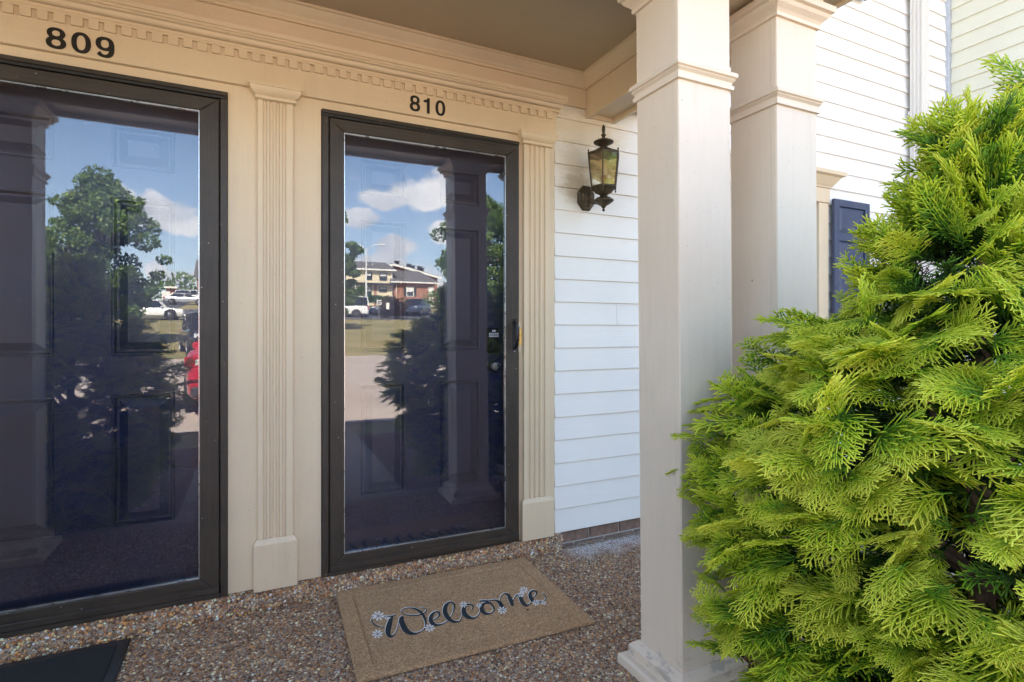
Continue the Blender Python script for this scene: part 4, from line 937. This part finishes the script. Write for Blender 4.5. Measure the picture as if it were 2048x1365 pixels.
# ------------------------------------------------------------------ houses on the rise, seen in the glass of door 810
CREAMH = siding_mat('cream_house_siding', (.72, .62, .43), (2, 2, 26)); 
def brick_mat():
    t = NT('red_brick_wall'); b = t.n.new('ShaderNodeTexBrick'); b.inputs['Scale'].default_value = 4; b.inputs['Color1'].default_value = (.33, .13, .08, 1); b.inputs['Color2'].default_value = (.24, .095, .06, 1); b.inputs['Mortar'].default_value = (.42, .36, .31, 1); b.inputs['Mortar Size'].default_value = .012
    p = t.pos(); sp = t.n.new('ShaderNodeSeparateXYZ'); cb = t.n.new('ShaderNodeCombineXYZ'); t.l.new(p, sp.inputs[0]); t.l.new(sp.outputs[0], cb.inputs[0]); t.l.new(sp.outputs[2], cb.inputs[1]); t.l.new(cb.outputs[0], b.inputs[0])
    t.set('Base Color', t.mix(t.mapr(t.noise(p, 1.5, 4), .3, .7, 0, .4), b.outputs[0], (.38, .19, .12))).set('Roughness', .9); return t.m
BRW = brick_mat(); WHT = plain('white_house_trim', (.74, .73, .69), .5); DKG = plain('dark_window_glass', (.03, .04, .045), .08, 0, .2, 2); DKT = plain('dark_trim', (.03, .032, .04), .5)
def hwin(e, x0, x1, z0, z1, y, sill=WHT, frame=DKT):
    f = .09; m = MB(); m.box(x0-f, x0, y, y+.10, z0-f, z1+f); m.box(x1, x1+f, y, y+.10, z0-f, z1+f); m.box(x0, x1, y, y+.10, z1, z1+f); m.box(x0, x1, y, y+.10, z0-f, z0); m.box(x0, x1, y+.01, y+.09, (z0+z1)/2-.04, (z0+z1)/2+.04)
    w = child(m, 'window', frame, e); child(MB().box(x0, x1, y-.02, y+.03, z0, z1), 'pane', DKG, w)
    child(MB().box(x0+.03, x1-.03, y+.032, y+.04, z0+(z1-z0)*.55, z1-.03), 'blind', WHT, w)
DC = 84.0
def hp(px, py, D=DC): p = RF(2, px, py, D); return p.x, p.z
x0, zr = hp(693, 522, DC+4); x0 = hp(693, 541)[0]; x1, ze = hp(785, 541); gz = GZ(DC); yc = -DC
ch = empty('cream_house', ((x0+x1)/2, yc-4, gz), 0, 'two storey cream sided house with grey roof on the rise', 'house')
child(MB().box(x0, x1, yc-8, yc, gz-.5, ze), 'wall', CREAMH, ch)
xo = hp(791, 541)[0]; xr = hp(781, 522)[0]
child(MB().loft([[(x0-.5, yc+.55, ze-.1), (xo, yc+.55, ze-.1), (xo, yc-8.5, ze-.1), (x0-.5, yc-8.5, ze-.1)], [(x0-.5, yc+.55, ze+.06), (xo, yc+.55, ze+.06), (xo, yc-8.5, ze+.06), (x0-.5, yc-8.5, ze+.06)], [(x0-.3, yc-3.9, zr), (xr, yc-3.9, zr), (xr, yc-4.1, zr), (x0-.3, yc-4.1, zr)]]), 'roof', SHINGLE, ch)
child(MB().box(x0-.5, xo+.02, yc+.56, yc+.62, ze-.18, ze+.05), 'gutter', WHT, ch)
_, zp = hp(760, 569); child(MB().box(x0, x1+.3, yc+.002, yc+.9, zp-.12, zp+.12), 'porch_eave', DKT, ch)
for a, b, t_, u in ((733, 743, 546, 558.5), (760, 773, 547, 560), (731.6, 741.5, 573.5, 594), (759, 772, 574.5, 583.5)):
    hwin(ch, hp(a, t_)[0], hp(b, t_)[0], hp(a, u)[1], hp(a, t_)[1], yc)
child(MB().box(hp(748, 570)[0], hp(753, 570)[0], yc+.001, yc+.12, gz-.3, zp-.13), 'brick_pier', BRW, ch); child(MB().box(hp(731, 570)[0]-.15, hp(731, 570)[0], yc+.75, yc+.9, gz-.3, zp-.13), 'porch_column', WHT, ch); child(MB().box(x0+1.0, x0+1.15, yc+.75, yc+.9, gz-.3, zp-.13), 'porch_column', WHT, ch)
child(MB().tube([(x1-.1, yc+.7, ze-.1), (x1-.1, yc+.12, ze-.5), (x1-.1, yc+.12, gz)], .06, 6), 'drain_pipe', WHT, ch)
child(MB().box(hp(748, 526)[0], hp(748, 526)[0]+.25, yc-2.2, yc-2, zr-1.2, zr-.55), 'roof_vent', WHT, ch)
bx0, _ = hp(786.5, 567); bx1, zbe = hp(868, 567); zbr = hp(800, 541.5, DC+3.2)[1]; yb_ = yc+.3
bh = empty('brick_house', ((bx0+bx1)/2, yb_-4, gz), 0, 'single storey red brick house with hipped grey roof and dark shutters', 'house')
child(MB().box(bx0+.02, bx1, yb_-7, yb_, gz-.5, zbe), 'wall', BRW, bh)
rx0, rx1 = hp(787, 541)[0], hp(848, 541)[0]
child(MB().loft([[(bx0-.5, yb_+.6, zbe-.1), (bx1+.6, yb_+.6, zbe-.1), (bx1+.6, yb_-7.6, zbe-.1), (bx0-.5, yb_-7.6, zbe-.1)], [(bx0-.5, yb_+.6, zbe+.05), (bx1+.6, yb_+.6, zbe+.05), (bx1+.6, yb_-7.6, zbe+.05), (bx0-.5, yb_-7.6, zbe+.05)], [(rx0, yb_-3.4, zbr), (rx1, yb_-3.4, zbr), (rx1, yb_-3.6, zbr), (rx0, yb_-3.6, zbr)]]), 'roof', SHINGLE, bh)
child(MB().box(bx0-.5, bx1+.6, yb_+.61, yb_+.67, zbe-.18, zbe+.04), 'gutter', WHT, bh)
hwin(bh, hp(813, 575)[0], hp(825.5, 575)[0], hp(813, 592.5)[1], hp(813, 575)[1], yb_, WHT, WHT)
for a, b in ((806.5, 811.5), (827, 831.5)): child(MB().box(hp(a, 575)[0], hp(b, 575)[0], yb_+.001, yb_+.07, hp(813, 593)[1], hp(813, 574)[1]), 'shutter', DKT, bh)
child(MB().box(hp(856, 575)[0], hp(866, 575)[0], yb_+.001, yb_+.12, gz, hp(856, 574)[1]), 'door', WHT, bh)
child(MB().tube([(bx0+.35, yb_+.5, zbe-.1), (bx0+.35, yb_+.1, zbe-.5), (bx0+.35, yb_+.1, gz)], .06, 6), 'drain_pipe', WHT, bh)
D2 = 104.0; g0x, zg = hp(787, 529, D2); g1x, zg1 = hp(842, 541, D2); far = empty('brick_house', ((g0x+g1x)/2, -D2-5, GZ(D2)), 0, 'taller red brick gable with chimney pots behind the hipped roof', 'house')
child(MB().loft([[(g0x-8, -D2, GZ(D2)), (g1x+3, -D2, GZ(D2)), (g1x+3, -D2, zg1-1.2), (g0x, -D2, zg-.25), (g0x-8, -D2, zg1-1.2)], [(g0x-8, -D2-9, GZ(D2)), (g1x+3, -D2-9, GZ(D2)), (g1x+3, -D2-9, zg1-1.2), (g0x, -D2-9, zg-.25), (g0x-8, -D2-9, zg1-1.2)]]), 'wall', BRW, far)
sl_ = (zg-(zg1-1.2))/(g1x+3-g0x); Y0, Y1 = -D2+.5, -D2-9.5
for sgn in (1, -1):
    X = g1x+3.6 if sgn > 0 else g0x-8.6; zz = zg-(abs(X-g0x))*(sl_ if sgn > 0 else (zg-zg1+1.2)/8)
    child(MB().loft([[(g0x+sgn*.003, Y0, zg-.02), (X, Y0, zz-.02), (X, Y0, zz+.2), (g0x+sgn*.003, Y0, zg+.2)], [(g0x+sgn*.003, Y1, zg-.02), (X, Y1, zz-.02), (X, Y1, zz+.2), (g0x+sgn*.003, Y1, zg+.2)]]), 'roof', SHINGLE, far)
    child(MB().loft([[(g0x+sgn*.01, Y0+.01, zg-.35), (X, Y0+.01, zz-.35), (X, Y0+.01, zz+.1), (g0x+sgn*.01, Y0+.01, zg+.1)], [(g0x+sgn*.01, Y0+.06, zg-.35), (X, Y0+.06, zz-.35), (X, Y0+.06, zz+.1), (g0x+sgn*.01, Y0+.06, zg+.1)]]), 'rake_board', WHT, far)
for px, top in ((794, 524), (818, 530), (825, 533), (839, 534.5), (843, 538)):
    x, z = hp(px, top, D2+3); child(MB().box(x-.35, x+.35, -D2-3.3, -D2-2.7, z-2.2, z).box(x-.45, x+.45, -D2-3.4, -D2-2.6, z-.02, z+.15), 'chimney', DKT, far)
hedge_mass('hedge', [(hp(738+k*2.6, 600, 80)[0], -80, hp(740, 598.5, 80)[1]) for k in range(16)], 160, .10, HEDGEL, 'clipped green hedge in front of the cream house', 'hedge', None, 3, .75)
hedge_mass('shrub', [(hp(720, 590, 82)[0]+random.uniform(-.4, .4), -82, hp(722, 592-k*2, 82)[1]) for k in range(8)], 120, .12, HEDGEL, 'upright bright green shrub by the porch of the cream house', 'shrub', None, 4, .8)
q = hp(793, 620, 52); hedge_mass('shrub', [(q[0]+random.uniform(-1.1, 1.1), -52+random.uniform(-.6, .6), GZ(52)+random.uniform(.4, 2.0)) for k in range(26)], 130, .09, REDL, 'dark reddish round shrub in front of the parked cars', 'shrub', None, 6, .5)

# lamp post with two arms
px_, pz_ = hp(732.5, 498, 60); lp = empty('street_lamp', (px_, -60, GZ(60)), 0, 'white double armed street lamp behind the white van', 'street lamp'); hh = pz_-GZ(60)
MB().tube([(0, 0, 0), (0, 0, hh)], [.11, .06], 8).build('pole', WHT, lp, True)
for s_ in (-1, 1):
    MB().tube([(0, 0, hh-.1), (s_*.4, 0, hh+.25), (s_*.9, 0, hh+.5), (s_*1.3, 0, hh+.55)], [.05, .045, .04, .035], 6).build('arm', WHT, lp, True); MB().box(s_*1.9 if s_ < 0 else 1.2, -1.2 if s_ < 0 else 1.9, -.13, .13, hh+.5, hh+.62, .03).build('lamp_head', WHT, lp)
# two small signs on posts at the edge of the lawn
def yard_sign(px, top, bot, D, w, h, mat, rim, label):
    x, z = hp(px, top, D); e = empty('yard_sign', (x, -D, GZ(D)), 0, label, 'sign'); zt = z-GZ(D)
    MB().tube([(0, 0, -.1), (0, 0, zt-h+.05)], .03, 6).build('stake', STEELM if rim else DKT, e); b = MB().box(-w/2, w/2, -.02, .02, zt-h, zt, .004).build('board', rim or mat, e)
    if rim: MB().box(-w/2+.07, w/2-.07, .0205, .024, zt-h+.07, zt-.07).build('face', mat, e); MB().box(-w*.25, w*.25, .0245, .027, zt-h*.52, zt-h*.40).box(-w*.2, w*.2, .0245, .027, zt-h*.68, zt-h*.60).build('print', WHT, e)
    return e
yard_sign(758, 600, 633, 49, .42*.9, .46, DKT, WHT, 'small black yard sign with white rim on the lawn')
yard_sign(775.5, 606, 637, 47, .26, .6, WHT, None, 'small white post sign on the lawn beside the reddish shrub')
# low brick block and shed seen in door 809
def h1(px, py, D): p = RF(1, px, py, D); return p.x, p.z
a, zt = h1(394, 556, 92); e = empty('brick_block', (a+5, -96, GZ(92)), 0, 'red brick block with grey gable roof beyond the silver car', 'house')
child(MB().box(a, a+14, -100, -92, GZ(92)-.5, zt), 'wall', BRW, e); child(MB().prism([(-91.5, zt), (-96, zt+3.0), (-100.5, zt), (-100.5, zt+.15), (-96, zt+3.2), (-91.5, zt+.15)], 'x', a-.4, a+14.4), 'roof', SHINGLE, e)
a, zt = h1(328, 577, 100); b, _ = h1(356, 577, 100); e = empty('shed', ((a+b)/2, -102, GZ(100)), 0, 'low brown shed with flat pale roof beyond the parked cars', 'shed')
child(MB().box(a+.3, b-.3, -105, -100, GZ(100)-.5, zt), 'wall', BRW, e); child(MB().box(a, b, -105.4, -99.5, zt+.001, zt+.3), 'roof', WHT, e); child(MB().box(b-2.2, b-1.1, -99.99, -99.9, GZ(100), zt-.5), 'door', WHT, e)

# ------------------------------------------------------------------ vehicles
TYRE = plain('tyre_rubber', (.018, .018, .019), .8); RIM = plain('alloy_rim', (.45, .46, .48), .3, .9); CGL = plain('car_glass', (.015, .018, .022), .05, 0, .2, 2); LAMPW = plain('headlight_lens', (.75, .77, .8), .1, .3); LAMPR = plain('taillight_lens', (.35, .01, .015), .15); CHROME = plain('chrome', (.7, .7, .72), .15, 1)
def car_paint(name, col, metal=.0):
    t = NT(name); t.set('Base Color', col).set('Roughness', .35).set('Metallic', metal); t.p.inputs['Coat Weight'].default_value = .8; t.p.inputs['Coat Roughness'].default_value = .06
    n = t.noise(t.pos(obj=True), 900, 2); t.set('Roughness', t.mapr(n, .3, .7, .32, .4)); return t.m
def wheel(e, x, y, r, w):
    t = MB().lathe([(r*.62, -w/2), (r*.9, -w/2), (r, -w*.36), (r, w*.36), (r*.9, w/2), (r*.62, w/2)], 22).build('wheel', TYRE, e, True); t.matrix_local = Matrix.Translation((x, y, r)) @ Matrix.Rotation(R(90), 4, 'X')
    h = MB(); h.lathe([(r*.60, -.05), (r*.62, -.012), (r*.58, 0), (r*.54, -.02), (.01, -.03)], 20, (0, 0, w/2))
    for k in range(5):
        a = 2*math.pi*k/5; h.tube([(.05*math.cos(a), .05*math.sin(a), w/2-.005), (r*.57*math.cos(a), r*.57*math.sin(a), w/2-.01)], [.045, .035], 5)
    h = h.build('rim', RIM, t, True); h.rotation_euler = (0 if y < 0 else R(180), 0, 0)
def car(name, loc, rz, L_, W_, H_, paint, label, kind='sedan', cat='car', group=None):
    e = empty(name, loc, rz, label, cat, group); h = W_/2; zb = .24
    prof = {'sedan': dict(hood=.60, belt=.66, cowl=.22, rf=.06, rr=-.27, tail=-.41, deck=.70), 'suv': dict(hood=.58, belt=.60, cowl=.24, rf=.12, rr=-.40, tail=-.485, deck=.62), 'van': dict(hood=.52, belt=.54, cowl=.40, rf=.28, rr=-.475, tail=-.495, deck=.56)}[kind]
    Zh, Zb, Zd = H_*prof['hood'], H_*prof['belt'], H_*prof['deck']
    def ring(x, zt, wf, zlow=zb):   # body section: lower sill, side bulge, shoulder, top
        w = h*wf; zm = zlow+(zt-zlow)*.55
        half = [(0, zlow), (w*.86, zlow), (w*.97, zlow+.10), (w, zm), (w*.965, zt-.07), (w*.90, zt-.012), (0, zt+.012)]
        return [(x, y, z) for y, z in half]+[(x, -y, z) for y, z in half[-2:0:-1]]
    S_ = [(.5, Zh*.62, .72), (.488, Zh*.86, .86), (.45, Zh*.95, .95), (.36, Zh, .985), (prof['cowl'], Zb, 1), (0, Zb+.01, 1), (prof['rr'], Zb+.02, 1), (prof['tail'], Zd, .985), (-.455 if kind != 'van' else -.485, Zd, .95), (-.488, Zd*.93, .90), (-.5, Zd*.70, .80)]
    if kind != 'sedan': S_ = S_[:7]+[(-.46, Zb+.02, .985), (-.492, Zb, .94), (-.5, Zb*.75, .88)]
    MB().loft([ring(x*L_, z, w, zb+(.06 if abs(x) > .47 else 0)) for x, z, w in S_]).build('body', paint, e, True)
    rf, rr_, cw, tl = prof['rf']*L_, prof['rr']*L_, prof['cowl']*L_, prof['tail']*L_; wt = h*(.74 if kind == 'sedan' else .84)
    bw = h*.90; zt = H_-.05
    base = [(cw, bw*.92), (cw*.6+rf*.4-.2, bw), (rr_+.1, bw), (tl, bw*.90)]; top = [(rf+.05, wt*.90), (rf-.15, wt), (rr_+.25, wt), (rr_-.02, wt*.92)]
    def cab(s_, dz0, ztop):
        lo = [(x, y*s_, Zb-.03+dz0) for x, y in base]+[(x, -y*s_, Zb-.03+dz0) for x, y in base[::-1]]; hi = [(x, y*s_, ztop) for x, y in top]+[(x, -y*s_, ztop) for x, y in top[::-1]]; return lo, hi
    lo, hi = cab(1, 0, zt); MB().loft([lo, hi]).build('glass', CGL, e)
    r2 = [(x+(.03 if i in (0, 7) else -.03 if i in (3, 4) else 0), y*1.02, zt-.03) for i, (x, y, z) in enumerate(hi)]
    MB().loft([r2, [(x, y*.99, zt+.01) for x, y, z in r2], [(x*.98, y*.86, H_) for x, y, z in r2]]).build('roof', paint, e, True)
    for sy in (1, -1):      # pillars
        for i, wd in ((0, .045), (3, .07)):
            a = Vector(lo[i if sy > 0 else 7-i]); b = Vector(hi[i if sy > 0 else 7-i]); MB().tube([a, b], [wd, wd*.8], 5).build('pillar', paint, e)
        mx_ = -.02*L_; MB().tube([(mx_, sy*bw*1.005, Zb), (mx_-.05, sy*wt*1.005, zt)], .04, 5).build('pillar', paint if kind != 'van' else paint, e)
        if kind == 'van':
            for xx in (.12*L_, -.24*L_): MB().tube([(xx, sy*bw*1.005, Zb), (xx, sy*wt*1.005, zt)], .05, 5).build('pillar', paint, e)
        MB().box(.455*L_, .492*L_, min(sy*h*.52, sy*h*.84), max(sy*h*.52, sy*h*.84), Zh*.70, Zh*.86, .02).build('headlight', LAMPW, e)
        z0, z1 = (Zd*.74, Zd*.90) if kind == 'sedan' else (Zb*.72, Zb*1.0)
        tlm = MB().box(-.497*L_, -.455*L_, min(sy*h*.50, sy*h*.955), max(sy*h*.50, sy*h*.955), z0, z1, .015).build('taillight', LAMPR, e); MB().box(-.4985*L_, -.47*L_, min(sy*h*.60, sy*h*.80), max(sy*h*.60, sy*h*.80), z0+.03, z1-.04, .008).build('reversing_lens', LAMPW, tlm)
        MB().box(cw-.30, cw-.16, min(sy*h*1.0, sy*h*1.12), max(sy*h*1.0, sy*h*1.12), Zb-.02, Zb+.12, .03).build('mirror', paint, e)
    MB().box(-.507*L_, -.46*L_, -h*.86, h*.86, .30, .46, .03).build('rear_bumper', TYRE if kind != 'sedan' else DKT, e); MB().box(.46*L_, .507*L_, -h*.82, h*.82, .28, .44, .03).build('front_bumper', DKT, e); MB().box(-.5065*L_, -.490*L_, -.26, .26, .52, .63, .005).build('number_plate', WHT, e)
    if kind == 'sedan':
        for sy in (1, -1): p_ = MB().lathe([(.042, 0), (.042, .12), (.034, .12), (.034, .02)], 14).build('exhaust', CHROME, e, True); p_.matrix_local = Matrix.Translation((-.513*L_, sy*h*.66, .33)) @ Matrix.Rotation(R(90), 4, 'Y')
    rw = .335 if kind == 'sedan' else .37
    for x in (.31*L_, -.30*L_):
        for y in (h-.10, -h+.10):
            wheel(e, x, y, rw, .22)
            MB().lathe([(rw*1.14, -.02), (rw*1.16, .02), (rw*1.02, .02)], 22).build('wheel_arch', TYRE, e).matrix_local = Matrix.Translation((x, (h-.005)*(1 if y > 0 else -1), rw)) @ Matrix.Rotation(R(90), 4, 'X')
    return e
RED = car_paint('red_car_paint', (.42, .012, .03)); WHP = car_paint('white_car_paint', (.78, .78, .77)); SIL = car_paint('silver_car_paint', (.50, .50, .51), .7); BLKP = car_paint('black_car_paint', (.012, .013, .018)); NVP = car_paint('navy_car_paint', (.02, .03, .07))
xl = RF(1, 362, 750, 6.75)[0]; car('red_sedan', (xl+.90, -6.75-2.3, GZ(8)+.01), R(-90), 4.65, 1.80, 1.44, RED, 'red sedan parked with its tail towards the porch, in the glass of door 809')
x = RF(1, 374, 670, 20)[0]; car('dark_suv', (x+.6, -20-2.3, GZ(22)), R(80), 4.6, 1.86, 1.65, BLKP, 'black sport utility car facing the porch beyond the red sedan', 'suv')
x = RF(1, 300, 610, 47)[0]; car('white_car', (x, -47, GZ(47)), 0, 4.6, 1.8, 1.5, WHP, 'white hatchback half hidden behind the maple in door 809', 'suv')
x = RF(1, 372, 605, 74)[0]; car('silver_car', (x, -74, GZ(74)), 0, 4.6, 1.8, 1.38, SIL, 'low silver coupe parked side on in the far lot')
x = RF(1, 388, 600, 80)[0]; car('white_car', (x, -80, GZ(80)), R(20), 4.6, 1.85, 1.65, WHP, 'white sport utility car parked behind the silver coupe', 'suv')
x = hp(739, 620, 54)[0]; car('white_van', (x-2.95, -54.6, GZ(54)), R(180), 5.7, 2.0, 2.12, WHP, 'white passenger van with dark side windows at the lawn edge', 'van', 'van')
x = hp(752, 620, 60)[0]; car('black_car', (x+1.4, -60, GZ(60)), R(180), 4.6, 1.8, 1.45, BLKP, 'black sedan parked side on next to the white van')
x = hp(785, 620, 57)[0]; car('black_car', (x, -57, GZ(57)), R(155), 4.6, 1.8, 1.45, BLKP, 'black sedan half hidden by the reddish shrub')
x = hp(832, 610, 58)[0]; car('dark_suv', (x, -58, GZ(58)), R(120), 5.0, 1.95, 1.85, NVP, 'dark blue car with big windows in front of the brick house', 'suv')
